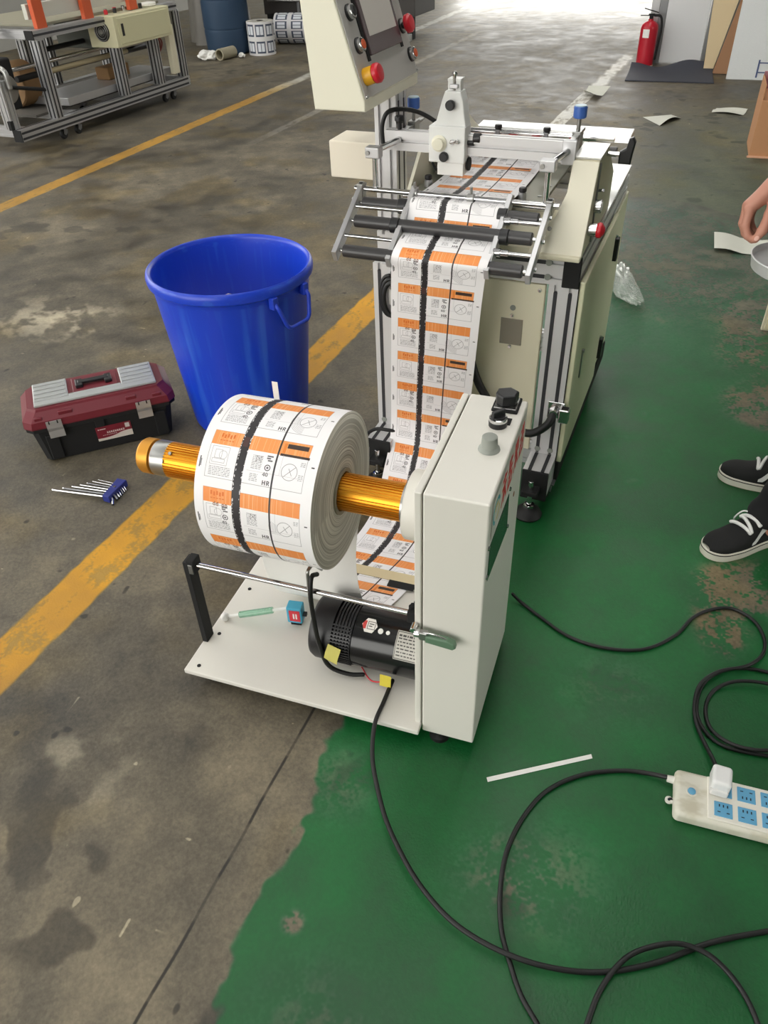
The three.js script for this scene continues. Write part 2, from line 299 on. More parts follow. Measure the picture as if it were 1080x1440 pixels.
// machine frame: local point of the big machine -> world
const MO = V(-0.167, 0, -1.94);
const mw = (x, y, z) => V(x, y, z).applyAxisAngle(V(0, 1, 0), HALL).add(MO);
{
  // [left edge, right edge] of the web along its run from the back of the roll to the machine table
  const w = 0.257, L = [], Rr = [];
  const add = (l, r) => { L.push(l); Rr.push(r); };
  for (const [y, z, x] of [[0.55, -1.373, 0], [0.49, -1.363, 0], [0.43, -1.33, 0], [0.38, -1.287, -0.004], [0.3, -1.263, -0.006], [0.2, -1.257, 0], [0.12, -1.27, 0.014], [0.08, -1.305, 0.034], [0.067, -1.36, 0.054], [0.065, -1.45, 0.082], [0.06, -1.55, 0.108], [0.053, -1.66, 0.12], [0.055, -1.77, 0.118]])
    add(V(ROLL.x0 + x, y, z), V(ROLL.x1 + x, y, z));
  for (const [y, z, x] of [[0.08, 0.055, -0.522], [0.13, -0.01, -0.528], [0.19, -0.035, -0.53], [0.28, -0.03, -0.525], [0.42, 0.0, -0.51], [0.56, 0.028, -0.495], [0.68, 0.055, -0.482], [0.76, 0.08, -0.47], [0.8, 0.097, -0.463], [0.817, 0.088, -0.46], [0.823, 0.07, -0.46], [0.832, 0.03, -0.462], [0.8345, 0.004, -0.463], [0.842, -0.012, -0.464], [0.868, -0.035, -0.465], [0.899, -0.058, -0.466], [0.9035, -0.068, -0.466], [0.902, -0.085, -0.467], [0.891, -0.2, -0.469], [0.885, -0.32, -0.47], [0.883, -0.5, -0.472], [0.883, -0.72, -0.474], [0.883, -0.92, -0.475]])
    add(mw(x, y, z), mw(x + w, y, z));
  const cl = new THREE.CatmullRomCurve3(L, false, 'centripetal'), cr = new THREE.CatmullRomCurve3(Rr, false, 'centripetal');
  const N = 150, NU = 8, P = [], Q = [];
  for (let i = 0; i <= N; i++) { P.push(cl.getPoint(i / N)); Q.push(cr.getPoint(i / N)); }
  const len = [0]; for (let i = 1; i <= N; i++) len.push(len[i - 1] + P[i].clone().add(Q[i]).multiplyScalar(0.5).distanceTo(P[i - 1].clone().add(Q[i - 1]).multiplyScalar(0.5)));
  const face = off => { const g = grid(NU, N, (u, v) => { const i = Math.round(v * N); return P[i].clone().lerp(Q[i], u).toArray(); });
    const p = g.attributes.position, n = g.attributes.normal, uv = g.attributes.uv;
    for (let i = 0; i < p.count; i++) { p.setXYZ(i, p.getX(i) + n.getX(i) * off, p.getY(i) + n.getY(i) * off, p.getZ(i) + n.getZ(i) * off); uv.setY(i, len[i / (NU + 1) | 0] / 0.24 + 0.3); }
    return g; };
  const t = thing('label_web', 'long printed paper web hanging in a loop from the roll up over the machine rollers', 'label web');
  part('printed_face', face(0.0005), printed, t, 'white face printed with orange bands and black bars');
  part('blank_back', face(-0.0005), M.paper, t, 'plain white back of the web');
  part('black_tape', bx(-0.515, -0.44, 0.0665, 0.0676, -1.44, -1.415).translate(0, 0.0012, 0), M.blackMatt, t, 'short black tape');
  part('splice_tape', bx(-0.7, -0.444, 0.066, 0.0672, -1.475, -1.44), M.tape, t, 'pale strip of splicing tape');
}

// ---------------------------------------------------------------- unwinder in the foreground
{
  const t = thing('label_unwinder', 'white cabinet unwinder with a golden shaft, black motor and wide base plate', 'unwinder');
  const x0 = -0.298, x1 = -0.178, z0 = -1.377, z1 = -1.02, top = 0.728;
  part('housing', bx(x0, x1, 0.035, top, z0, z1, 0.004), M.white, t);
  part('side_plate', bx(-0.315, -0.301, 0.04, top - 0.001, z0 + 0.002, z1 - 0.001, 0.003), M.white, t);
  part('base_plate', bx(-0.907, -0.3, 0.046, 0.06, -1.431, -0.996, 0.003), M.white, t, 'wide white steel plate at floor level');
  for (const [x, z] of [[-0.876, -1.018], [-0.878, -1.128], [-0.876, -1.3]]) part('bolt_hole', rod(V(x, 0.0595, z), V(x, 0.0612, z), 0.005), M.blackMatt, t);
  for (const [x, z] of [[-0.262, -1.045], [-0.262, -1.34], [-0.85, -1.05], [-0.85, -1.38]]) part('foot', lathe([[0, 0], [0.024, 0], [0.024, 0.012], [0.012, 0.018], [0.012, 0.046], [0, 0.046]], V(x, 0, z), V(x, 1, z).setY(1)), M.rubber, t);
  // switches on the top
  const sw = part('rotary_switch', bx(-0.243, -0.19, top, top + 0.006, -1.376, -1.318, 0.002), M.blackMatt, t, 'square rotary switch with a black knob');
  part('face_plate', bx(-0.239, -0.194, top + 0.004, top + 0.0075, -1.371, -1.323, 0.001), M.steel, sw);
  part('knob', ext([[-0.022, -0.004], [-0.014, -0.02], [0.012, -0.02], [0.024, 0.0], [0.012, 0.02], [-0.014, 0.02], [-0.022, 0.006]], 0.024, 0.004).rotateX(-Math.PI / 2).rotateY(R(25)).translate(-0.217, top + 0.008, -1.347), M.black, sw);
  const se = part('selector_switch', lathe([[0, 0], [0.018, 0], [0.0185, 0.01], [0.017, 0.012], [0, 0.012]], V(-0.219, top, -1.271), V(-0.219, top + 1, -1.271)), M.black, t, 'round selector switch with a chrome ring');
  part('chrome_ring', lathe([[0.0145, 0], [0.018, 0.001], [0.018, 0.007], [0.0145, 0.008]], V(-0.219, top + 0.011, -1.271), V(-0.219, top + 1, -1.271)), M.chrome, se);
  part('knob', [lathe([[0, 0], [0.014, 0], [0.0135, 0.009], [0, 0.009]], V(-0.219, top + 0.013, -1.271), V(-0.219, top + 1, -1.271)), bx(-0.004, 0.004, 0.02, 0.034, -0.015, 0.015, 0.002).rotateY(R(-40)).translate(-0.219, top, -1.271)], M.black, se);
  part('legend_plate', bx(-0.212, -0.196, top, top + 0.0015, -1.3, -1.276), M.blackMatt, se);
  part('grey_cap', lathe([[0, 0], [0.021, 0], [0.02, 0.004], [0.016, 0.008], [0.0145, 0.028], [0.012, 0.03], [0, 0.03]], V(-0.217, top, -1.185), V(-0.217, top + 1, -1.185)), M.grey, t, 'round grey plastic cap');
  // window in the right side with its screws, red lettering, round logo
  const wn = part('window', extX([[-1.045, 0.614], [-1.222, 0.604], [-1.234, 0.5], [-1.04, 0.53]], x1 - 0.002, x1 + 0.0012), mat('#1d3530', 0.18, 0.1), t, 'dark green window pane');
  for (const [z, y] of [[-1.229, 0.611], [-1.24, 0.505], [-1.035, 0.545], [-1.034, 0.618]]) part('screw', lathe([[0, 0], [0.005, 0], [0.004, 0.003], [0, 0.0036]], V(x1, y, z), V(x1 + 1, y, z), 12), M.chrome, wn);
  const decal = canvasTex(512, 160, (c, W, H) => {
    c.fillStyle = '#d4d1c9'; c.fillRect(0, 0, W, H);
    c.lineWidth = 13; c.strokeStyle = '#2c93a3'; c.beginPath(); c.arc(62, 80, 44, 1.9, 6.0); c.stroke(); c.strokeStyle = '#d8b83c'; c.beginPath(); c.arc(62, 80, 44, 0.1, 1.5); c.stroke(); c.beginPath(); c.arc(66, 84, 26, 3.6, 5.4); c.stroke();
    c.strokeStyle = '#c4161f'; c.lineWidth = 17; const st = a => { c.beginPath(); c.moveTo(a[0], a[1]); for (let i = 2; i < a.length; i += 2) c.lineTo(a[i], a[i + 1]); c.stroke(); };
    for (let k = 0; k < 4; k++) { const x = 132 + k * 94; st([x + 8, 34, x + 74, 34]); st([x + 40, 16, x + 40, 140]); st([x + 4, 68, x + 78, 68]); if (k % 2) { st([x + 12, 96, x + 12, 138, x + 70, 138, x + 70, 96, x + 12, 96]); } else { st([x + 38, 70, x + 6, 138]); st([x + 42, 70, x + 76, 138]); } if (k === 1 || k === 2) st([x + 18, 16, x + 18, 60]); if (k > 1) st([x + 62, 16, x + 62, 62]); }
  });
  part('lettering', grid(1, 1, (u, v) => [x1 + 0.0012, 0.626 + 0.088 * v, -1.045 - 0.315 * u]), new THREE.MeshStandardMaterial({ map: decal, roughness: 0.45 }), t, 'red characters with a round blue and yellow emblem');
  part('rust_spot', rod(V(x1 - 0.001, 0.553, -1.29), V(x1 + 0.001, 0.553, -1.29), 0.006), mat('#8a5a35', 0.9), t);
  // flange, shaft
  part('hub', rod(V(-0.314, AX.y, AX.z), V(-0.345, AX.y, AX.z), 0.05, 0.05, 32), M.grey, t);
  part('flange', lathe([[0, 0], [0.072, 0], [0.075, 0.004], [0.075, 0.03], [0.072, 0.034], [0.05, 0.034], [0.047, 0.036], [0, 0.036]], V(-0.343, AX.y, AX.z), V(-2, AX.y, AX.z), 48), M.white, t, 'round white shaft flange');
  const tooth = []; const NT = 39; for (let i = 0; i < NT; i++) { const a = i / NT * Math.PI * 2, flatSlot = i % 13 < 1, r1 = flatSlot ? 0.0375 : 0.0415, r2 = flatSlot ? 0.0375   : 0.039; tooth.push([Math.cos(a) * r1, Math.sin(a) * r1], [Math.cos(a + 0.09) * r1, Math.sin(a + 0.09) * r1], [Math.cos(a + 0.1) * r2, Math.sin(a + 0.1) * r2], [Math.cos(a + 0.15) * r2, Math.sin(a + 0.15) * r2]); }
  const sh = part('air_shaft', ext(tooth, 0.57).rotateY(Math.PI / 2).rotateX(0.5).translate(-0.947, AX.y, AX.z), M.gold, t, 'ribbed golden air shaft');
  part('steel_collar', lathe([[0.03, 0], [0.0405, 0], [0.0415, 0.002], [0.0415, 0.034], [0.0405, 0.036], [0.03, 0.036]], V(-0.946, AX.y, AX.z), V(-2, AX.y, AX.z), 40), M.steel, sh);
  part('end_cap', lathe([[0, 0], [0.036, 0], [0.036, 0.004], [0.0415, 0.006], [0.0415, 0.03], [0.038, 0.036], [0.03, 0.037], [0, 0.034]], V(-0.982, AX.y, AX.z), V(-2, AX.y, AX.z), 40), mat('#d2953a', 0.42, 0.7), sh);
  part('shaft_ring', lathe([[0.03, 0], [0.046, 0], [0.046, 0.01], [0.03, 0.012]], V(-0.378, AX.y, AX.z), V(-2, AX.y, AX.z), 40), M.steel, sh);
  part('valve', rod(V(-0.93, AX.y + 0.034, AX.z + 0.022), V(-0.93, AX.y + 0.038, AX.z + 0.026), 0.004), M.steel, sh);
  // web guide rod with its post
  part('guide_rod', rod(V(-0.885, 0.331, -1.1), V(-0.316, 0.331, -1.1), 0.0065), M.chrome, t, 'thin chrome guide rod');
  const po = part('rod_post', bx(-0.907, -0.892, 0.06, 0.336, -1.125, -1.092, 0.002), M.blackMatt, t, 'black flat bar post');
  part('rod_clamp', bx(-0.894, -0.872, 0.31, 0.35, -1.118, -1.086, 0.003), M.blackMatt, po);
  part('clamp_face', bx(-0.887, -0.876, 0.312, 0.34, -1.087, -1.0835, 0.001), M.steel, po);
  const cl = part('rod_clamp', [bx(-0.352, -0.316, 0.315, 0.346, -1.118, -1.084, 0.003), bx(-0.345, -0.322, 0.344, 0.352, -1.12, -1.104, 0.002)], M.blackMatt, t);
  for (const x of [-0.346, -0.328]) part('screw', rod(V(x, 0.344, -1.101), V(x, 0.352, -1.101), 0.006), M.blackMatt, cl);
  // lever on the front
  // lever
  const lv = part('clamp_lever', [rod(V(-0.312, 0.39, -1.02), V(-0.312, 0.39, -1.0), 0.007), rod(V(-0.31, 0.383, -1.004), V(-0.296, 0.383, -1.004), 0.009), tube([[-0.3, 0.392, -1.0], [-0.27, 0.394, -1.0], [-0.24, 0.386, -1.0], [-0.228, 0.376, -1.0]], 0.002, 16, 6)], M.chrome, t, 'small toggle clamp with a green grip');
  part('grip', ext([[-0.285, 0.371], [-0.228, 0.366], [-0.222, 0.372], [-0.225, 0.384], [-0.24, 0.389], [-0.285, 0.389]], 0.016, 0.003).translate(0, 0, -1.009), mat('#5d7a62', 0.45), lv);
  part('plate', bx(-0.299, -0.281, 0.374, 0.394, -1.008, -0.995, 0.002), M.steel, lv);
  // motor
  const my = 0.138, mz = -1.19, ma = V(-0.316, my, mz), mb = V(-0.47, my, mz);
  const mo = part('motor', lathe([[0, 0], [0.072, 0], [0.072, 0.012], [0.068, 0.016], [0.068, 0.17], [0, 0.17]], ma, V(-2, my, mz), 48), M.blackGloss, t, 'black gearless motor with a ribbed end cover');
  const ribs = [[0, 0.17]]; for (let i = 0; i < 6; i++) { const q = 0.172 + i * 0.0075; ribs.push([0.069, q], [0.069, q + 0.004], [0.064, q + 0.0045], [0.064, q + 0.007]); } ribs.push([0.071, 0.218], [0.071, 0.262], [0.066, 0.272], [0.04, 0.276], [0, 0.276]);
  part('end_cover', lathe(ribs, ma, V(-2, my, mz), 48), M.black, mo);
  const fins = []; for (let i = 0; i < 16; i++) { const a = R(35 + i * 6); fins.push(bx(-0.54, -0.49, 0.066, 0.0715, -0.0016, 0.0016).rotateX(a).translate(0, my, mz)); }
  part('cooling_fin', fins, M.black, mo);
  const plateArt = canvasTex(256, 200, (c, W, H) => { c.fillStyle = '#b9b6ae'; c.fillRect(0, 0, W, H); c.strokeStyle = '#33312f'; c.lineWidth = 5; c.strokeRect(8, 8, W - 16, H - 16); c.fillStyle = '#33312f'; for (let i = 0; i < 7; i++) { let q = 22; while (q < 220) { const l = 10 + ((i * 37 + q * 13) % 30); c.fillRect(q, 26 + i * 23, l, i ? 8 : 13); q += l + 9; } } });
  part('name_plate', (() => { const g = grid(8, 1, (u, v) => { const a = R(18 + 52 * (1 - u)); return [-0.325 - 0.062 * (1 - v), my + Math.cos(a) * 0.0688, mz + Math.sin(a) * 0.0688]; }); const uv = g.attributes.uv; for (let i = 0; i < uv.count; i++) { const a = uv.getX(i); uv.setXY(i, uv.getY(i), a); } return g; })(), new THREE.MeshStandardMaterial({ map: plateArt, roughness: 0.4 }), mo, 'grey rating plate with fine print');
  const hexArt = canvasTex(128, 128, (c, W, H) => { c.fillStyle = '#e8e4de'; c.fillRect(0, 0, W, H); c.fillStyle = '#c33a35'; c.fillRect(6, 30, 30, 66); c.fillStyle = '#55504c'; c.lineWidth = 6; c.strokeStyle = '#77716c'; c.strokeRect(48, 34, 60, 58); c.fillRect(58, 48, 40, 8); c.fillRect(58, 66, 28, 8); });
  { const g = new THREE.CircleGeometry(1, 6); const p = g.attributes.position, uv = g.attributes.uv; for (let i = 0; i < p.count; i++) { const a = R(22) + p.getY(i) * -0.26; p.setXYZ(i, -0.452 + p.getX(i) * 0.018, my + Math.cos(a) * 0.069, mz + Math.sin(a) * 0.069); } g.computeVertexNormals(); part('hex_sticker', g, new THREE.MeshStandardMaterial({ map: hexArt, roughness: 0.45 }), mo, 'white six-sided sticker with red'); }
  for (const [x, r] of [[-0.425, 0.006], [-0.408, 0.0045]]) part('round_sticker', rod(V(x, my + Math.cos(R(28)) * 0.067, mz + Math.sin(R(28)) * 0.067), V(x, my + Math.cos(R(28)) * 0.069, mz + Math.sin(R(28)) * 0.069), r), M.paper, mo);
  part('yellow_tag', grid(3, 3, (u, v) => [-0.505 - 0.03 * u - 0.012 * v, my + 0.02 - 0.05 * v + 0.01 * u, mz + 0.072 + 0.012 * Math.sin(v * 3)]), mat('#cfc66a', 0.7), mo, 'pale yellow paper tag');
  part('yellow_tag', grid(2, 2, (u, v) => [-0.39 - 0.026 * u, my - 0.03 - 0.03 * v, mz + 0.07 + 0.006 * v]), mat('#d2c23f', 0.7), mo, 'small yellow paper tag');
  part('red_wire', tube([[-0.47, my - 0.055, mz + 0.045], [-0.44, my - 0.064, mz + 0.066], [-0.40, my - 0.055, mz + 0.066]], 0.0016, 20, 6), M.red, mo);
  part('bracket_bolt', [rod(V(-0.6, my - 0.005, mz + 0.025), V(-0.586, my - 0.005, mz + 0.025), 0.011)], M.black, mo);
  { const S = [1.06, 1.12, 1.12]; mo.scale.set(...S); mo.position.set(-0.316 * (1 - S[0]), my * (1 - S[1]) + 0.005, mz * (1 - S[2]) + 0.022); }
  // sensor lead hanging from the guide rod to the motor
  part('sensor_lead', tube([[-0.575, 0.36, -1.125], [-0.576, 0.375, -1.1], [-0.575, 0.345, -1.084], [-0.575, 0.26, -1.083], [-0.568, 0.17, -1.083], [-0.548, 0.1, -1.083], [-0.5, 0.08, -1.09], [-0.47, 0.078, -1.1]], 0.0055, 50, 8), M.cable, t, 'black lead hanging over the guide rod');
  part('hook_bracket', [wire([[-0.6, 0.3, -1.2], [-0.585, 0.385, -1.13], [-0.585, 0.39, -1.1], [-0.585, 0.3, -1.095]], 0.004)], M.steel, t);
}

// ---------------------------------------------------------------- aluminium T-slot profile
// cross-section w x h with a slot every 40 mm on each face; len along +z from 0
function profile(w, h, len) {
  const s = 0.0045, dp = 0.009, pts = [];
  const side = (ax, ay, bx_, by) => {          // walk one side from a to b, dipping into the slots
    const L = Math.hypot(bx_ - ax, by - ay), ux = (bx_ - ax) / L, uy = (by - ay) / L, nx = -uy, ny = ux, n = Math.max(1, Math.round(L / 0.04));
    pts.push([ax, ay]);
    for (let i = 0; i < n; i++) { const c = (i + 0.5) * L / n; for (const [t, d] of [[-s, 0], [-s, dp], [s, dp], [s, 0]]) pts.push([ax + ux * (c + t) + nx * d, ay + uy * (c + t) + ny * d]); }
  };
  side(0, 0, w, 0); side(w, 0, w, h); side(w, h, 0, h); side(0, h, 0, 0);
  return ext(pts, len);
}
const upright = (x, z, y0, y1, w = 0.08, d = 0.04) => profile(w, d, y1 - y0).rotateX(-Math.PI / 2).translate(x, y0, z);            // x..x+w, z-d..z
const along = (x, y, z0, z1, w = 0.08, h = 0.04) => profile(w, h, z1 - z0).translate(x, y, z0);                                  // runs front to back
const across = (x0, x1, y, z, h = 0.08, d = 0.04) => profile(d, h, x1 - x0).rotateY(Math.PI / 2).translate(x0, y, z + d);         // z..z+d
const knobShape = (a, d, r = 0.011) => lathe([[0, 0], [r * 0.75, 0], [r * 0.8, r * 0.3], [r, r * 0.4], [r, r * 1.1], [r * 0.8, r * 1.35], [0, r * 1.4]], a, a.clone().add(d), 16);
function caster(parent, x, z, top, r = 0.03) {
  const c = part('caster', [bx(x - 0.03, x + 0.03, top - 0.006, top, z - 0.03, z + 0.03, 0.002), rod(V(x, top - 0.02, z), V(x, top - 0.004, z), 0.018), ...[-1, 1].map(s => ext([[z - 0.022, top - 0.016], [z + 0.02, top - 0.016], [z + 0.03, r + 0.004], [z + 0.01, r - 0.01], [z - 0.012, r + 0.006]].map(q => [-q[0], q[1]]), 0.003).rotateY(Math.PI / 2).translate(x + s * 0.019 - 0.0015, 0, 0))], M.aluDark, parent);
  part('wheel', lathe([[0, 0], [r - 0.004, 0], [r, 0.006], [r, 0.022], [r - 0.004, 0.028], [0, 0.028]], V(x - 0.014, r, z + 0.016), V(x + 9, r, z + 0.016), 28), M.rubber, c);
  return c;
}
function leveller(parent, x, z, top) {
  const f = part('levelling_foot', lathe([[0, 0], [0.042, 0], [0.044, 0.006], [0.036, 0.02], [0.02, 0.03], [0, 0.03]], V(x, 0, z), V(x, 9, z), 28), M.rubber, parent);
  part('spindle', [rod(V(x, 0.03, z), V(x, top, z), 0.008), lathe([[0, 0], [0.018, 0], [0.018, 0.014], [0.012, 0.018], [0, 0.018]], V(x, 0.028, z), V(x, 9, z), 6)], M.chrome, f);
  return f;
}

// ---------------------------------------------------------------- the label machine behind the unwinder (local axes: x to its right side, front at z = 0)
{
  const t = thing('label_machine', 'tall cream and aluminium label finishing machine with rollers and a tilted control console', 'machine', [MO.x, 0, MO.z], HALL);
  const P = (n, g, m, l, par = t) => part(n, g, m, par, l);
  const D = -0.99;                               // back of the frame
  // bottom beams with end caps and black slot strips
  for (const x of [-0.6, -0.08]) {
    const b = P('bottom_beam', along(x, 0.06, D, -0.001, 0.08, 0.09), M.aluPaint);
    P('end_cap', bx(x - 0.001, x + 0.081, 0.045, 0.151, -0.001, 0.007, 0.003), M.blackMatt, null, b);
    for (const k of [0.02, 0.06]) P('slot_strip', bx(x + k - 0.0055, x + k + 0.0055, 0.143, 0.1515, -0.098, -0.001, 0.001), M.slot, null, b);
  }
  P('cross_beam', across(-0.52, -0.08, 0.06, -0.2), M.aluPaint); P('cross_beam', across(-0.52, -0.08, 0.06, D), M.aluPaint);
  // posts
  for (const [x, z, h] of [[-0.6, -0.1, 0.7], [-0.08, -0.1, 0.7], [-0.6, D + 0.04, 0.7], [-0.08, D + 0.04, 0.7]]) {
    const p = P('post', upright(x, z, 0.15, h), M.aluPaint);
    for (const k of [0.02, 0.06]) { P('slot_strip', bx(x + k - 0.0055, x + k + 0.0055, 0.172, h - 0.02, z - 0.008, z + 0.0012, 0.001), M.slot, null, p); P('slot_plug', rod(V(x + k, 0.166, z - 0.004), V(x + k, 0.166, z + 0.002), 0.009), M.grey, null, p); }
  }
  { const p = P('post', profile(0.064, 0.08, 0.342).rotateX(-Math.PI / 2).translate(-0.632, 0.78, -0.225), M.aluPaint, 'aluminium post under the console'); P('slot_strip', bx(-0.569, -0.5675, 0.8, 1.1, -0.25, -0.24), M.slot, null, p); P('slot_strip', bx(-0.569, -0.5675, 0.8, 1.1, -0.29, -0.28), M.slot, null, p); }
  // upper ring of beams
  const fb = P('front_beam', across(-0.52, -0.045, 0.7, -0.14), M.aluPaint, 'aluminium front beam with black slot strips');
  for (const y of [0.72, 0.76]) { P('slot_strip', bx(-0.5, -0.095, y - 0.0055, y + 0.0055, -0.108, -0.0988, 0.001), M.slot, null, fb); P('slot_plug', rod(V(-0.086, y, -0.104), V(-0.086, y, -0.098), 0.009), M.grey, null, fb); }
  const sb = P('side_beam', along(-0.045, 0.7, D, -0.104, 0.045, 0.08), M.aluPaint);
  P('end_cap', bx(-0.046, 0.001, 0.697, 0.783, -0.104, -0.094, 0.003), M.blackMatt, null, sb);
  P('side_beam', along(-0.6, 0.7, D, -0.14, 0.08, 0.08), M.aluPaint); P('post_bracket', bx(-0.634, -0.5, 0.765, 0.782, -0.33, -0.2, 0.003), M.aluPaint);
  P('rear_beam', across(-0.52, -0.045, 0.7, D), M.aluPaint);
  P('side_glare_strip', bx(-0.075, 0.004, 0.78, 0.786, D, -0.3, 0.002), mat('#d9d9d8', 0.22, 0.5), 'metal strip brightened for glare along the right edge');  // top of the side beam, in paler metal for its glare
  // right side door
  const dr = P('side_door', bx(0.001, 0.017, 0.125, 0.715, -0.69, -0.105, 0.004), mat('#d9d8b8', 0.4), 'cream sheet metal door on the side');
  P('door_edge', bx(0.0, 0.0025, 0.125, 0.715, -0.104, -0.1, 0.001), M.blackMatt, null, dr);
  for (const y of [0.56, 0.2]) { const h = P('hinge', bx(0.006, 0.03, y, y + 0.075, -0.715, -0.685, 0.003), M.black, null, dr); }
  for (const y of [0.56, 0.2]) P('hinge_screw', rod(V(0.018, y + 0.075, -0.7), V(0.018, y + 0.083, -0.7), 0.006), M.chrome, null, dr);
  const ha = P('door_handle', [bx(0.017, 0.021, 0.36, 0.455, -0.245, -0.232, 0.002), rod(V(0.017, 0.45, -0.238), V(0.024, 0.45, -0.238), 0.006)], M.steel, null, dr);
  P('side_cover', bx(-0.003, 0.008, 0.13, 0.7, D + 0.002, -0.72, 0.003), mat('#d9d8b8', 0.4));
  P('skirt', bx(0.0, 0.012, 0.055, 0.125, D, -0.1, 0.002), M.blackMatt);
  // front sheet with a cut-out
  const fp = P('front_panel', bx(-0.51, -0.088, 0.152, 0.695, -0.118, -0.104, 0.004), M.cream, 'cream sheet metal front');
  P('cover_plate', bx(-0.207, -0.143, 0.505, 0.585, -0.105, -0.102, 0.001), mat('#8f897c', 0.5, 0.3), 'grey-brown cover plate', fp);
  for (const [x, y] of [[-0.176, 0.594], [-0.176, 0.498], [-0.104, 0.678], [-0.49, 0.678]]) P('screw', lathe([[0, 0], [0.006, 0], [0.005, 0.003], [0, 0.004]], V(x, y, -0.104), V(x, y, 9), 12), M.chrome, null, fp);
  P('bolt', rod(V(-0.175, 0.618, -0.105), V(-0.175, 0.618, -0.102), 0.008), M.grey, null, fp);
  // hose and its gland on the right post, cables on the left post
  const gl = P('cable_gland', [bx(-0.042, 0.008, 0.29, 0.345, -0.1, -0.092, 0.002).rotateZ(0), rod(V(-0.02, 0.318, -0.092), V(-0.02, 0.318, -0.066), 0.016, 0.014, 6), bx(-0.004, 0.026, 0.295, 0.34, -0.09, -0.06, 0.004)], M.chrome, 'chrome cable gland and plug');
  P('plug_face', bx(0.002, 0.022, 0.33, 0.3405, -0.085, -0.066), M.blackMatt, null, gl);
  P('hose', tube([[-0.02, 0.318, -0.075], [-0.03, 0.29, -0.05], [-0.075, 0.262, -0.03], [-0.14, 0.27, -0.04], [-0.2, 0.31, -0.06], [-0.26, 0.38, -0.08], [-0.29, 0.46, -0.09], [-0.298, 0.56, -0.095], [-0.3, 0.66, -0.1]], 0.0125, 70, 12), M.cable, 'thick black hose');
  const coil = []; for (let k = 0; k < 3; k++) coil.push(tube(Array.from({ length: 14 }, (_, i) => { const a = i / 13 * 5.6 + 0.7 + k * 0.2; return [-0.545 + 0.028 * Math.sin(a) + 0.01 * k, 0.61 + (0.062 - 0.005 * k) * Math.cos(a), -0.088 + 0.012 * k]; }), 0.0065, 50, 8));
  P('cable_coil', coil, M.cable, 'black cable coiled on the post');
  P('cable_clip', bx(-0.545, -0.525, 0.585, 0.635, -0.1, -0.08, 0.003), M.paper, null, t);
  P('low_cable', tube([[-0.62, 0.15, 0.02], [-0.58, 0.175, -0.02], [-0.53, 0.175, -0.03], [-0.48, 0.165, -0.06], [-0.44, 0.16, -0.11]], 0.006, 30, 8), M.cable);
  // feet
  for (const [x, z] of [[-0.57, -0.14], [0.0, -0.1], [-0.57, -0.82], [-0.0, -0.8]]) caster(t, x - (x > -0.1 ? 0.02 : 0), z, 0.06, 0.026);
  leveller(t, -0.045, 0.028, 0.13); leveller(t, -0.555, 0.028, 0.13); 
  P('foot_bracket', bx(-0.07, -0.02, 0.085, 0.1, -0.01, 0.05, 0.003), M.blackMatt); P('foot_bracket', bx(-0.58, -0.53, 0.085, 0.1, -0.01, 0.05, 0.003), M.blackMatt);
  // table, apron, inner plates
  P('table', bx(-0.515, -0.14, 0.868, 0.878, -0.95, -0.19, 0.002), M.steelPlate, 'grey steel table under the web');
  for (const [x, z] of [[-0.16, -0.26], [-0.155, -0.36], [-0.16, -0.6]]) P('table_bolt', lathe([[0, 0], [0.006, 0], [0.006, 0.002], [0, 0.003]], V(x, 0.878, z), V(x, 9, z), 10), M.steel);
  P('apron', extX([[-0.075, 0.784], [-0.08, 0.8], [-0.2, 0.866], [-0.2, 0.856], [-0.09, 0.784]], -0.515, -0.02), M.cream, 'sloping cream apron over the front beam');
  P('inner_plate', ext([[0.19, 0.782], [0.95, 0.782], [0.95, 0.87], [0.7, 1.0], [0.34, 1.0], [0.19, 0.87]], 0.01, 0.001).rotateY(Math.PI / 2).translate(-0.53, 0, 0), M.creamLight, 'cream side plate');
  // tower on the right: leaning front, flat top
  const lean = new THREE.Matrix4().makeRotationX(-Math.atan2(0.118, 0.21)).setPosition(0, 0.79, -0.07);
  const fshape = [[-0.138, 0], [-0.001, 0], [-0.001, 0.238], [-0.068, 0.238], [-0.068, 0.16], [-0.086, 0.1], [-0.13, 0.035], [-0.138, 0.02]];
  const tw = P('tower', extX([[-0.078, 0.786], [-0.09, 0.815], [-0.197, 0.998], [-0.34, 1.002], [-0.52, 0.89], [-0.52, 0.786]], -0.07, -0.002, 0.003), M.cream, 'cream tower with a leaning front');
  P('tower_front', ext(fshape, 0.012, 0.002).translate(0, 0, -0.012).applyMatrix4(lean), mat('#e7e2cf', 0.45), null, tw);
  P('tower_foot', bx(-0.14, -0.001, 0.782, 0.795, -0.11, -0.058, 0.004), M.cream, null, tw);
  P('top_glare_plate', bx(-0.07, 0.0, 0.999, 1.004, -0.345, -0.195, 0.001), mat('#d9d9d6', 0.22, 0.3), null, tw);  // cream tower top drawn whiter for the glare on it
  P('rim', bx(-0.003, 0.002, 0.79, 0.99, -0.21, -0.2), M.aluDark, null, tw);
  for (const [x, y, z] of [[-0.093, 0.853, -0.089]]) P('screw', lathe([[0, 0], [0.006, 0], [0.005, 0.003], [0, 0.003]], V(x, y, z), V(x, y + 0.47, z + 0.88), 12), M.steel, null, tw);
  const rb = P('red_button', lathe([[0, 0.028], [0.009, 0.026], [0.019, 0.018], [0.02, 0.011], [0.017, 0.006], [0, 0.006]].reverse(), V(0.014, 0.842, -0.145), V(9, 0.842, -0.145), 28), M.red, 'red mushroom stop button', tw);
  P('button_collar', rod(V(-0.001, 0.842, -0.145), V(0.022, 0.842, -0.145), 0.0165), M.chrome, null, rb);
  const cb = P('chrome_button', rod(V(-0.001, 0.885, -0.2), V(0.017, 0.885, -0.2), 0.017), M.chrome, null, tw);
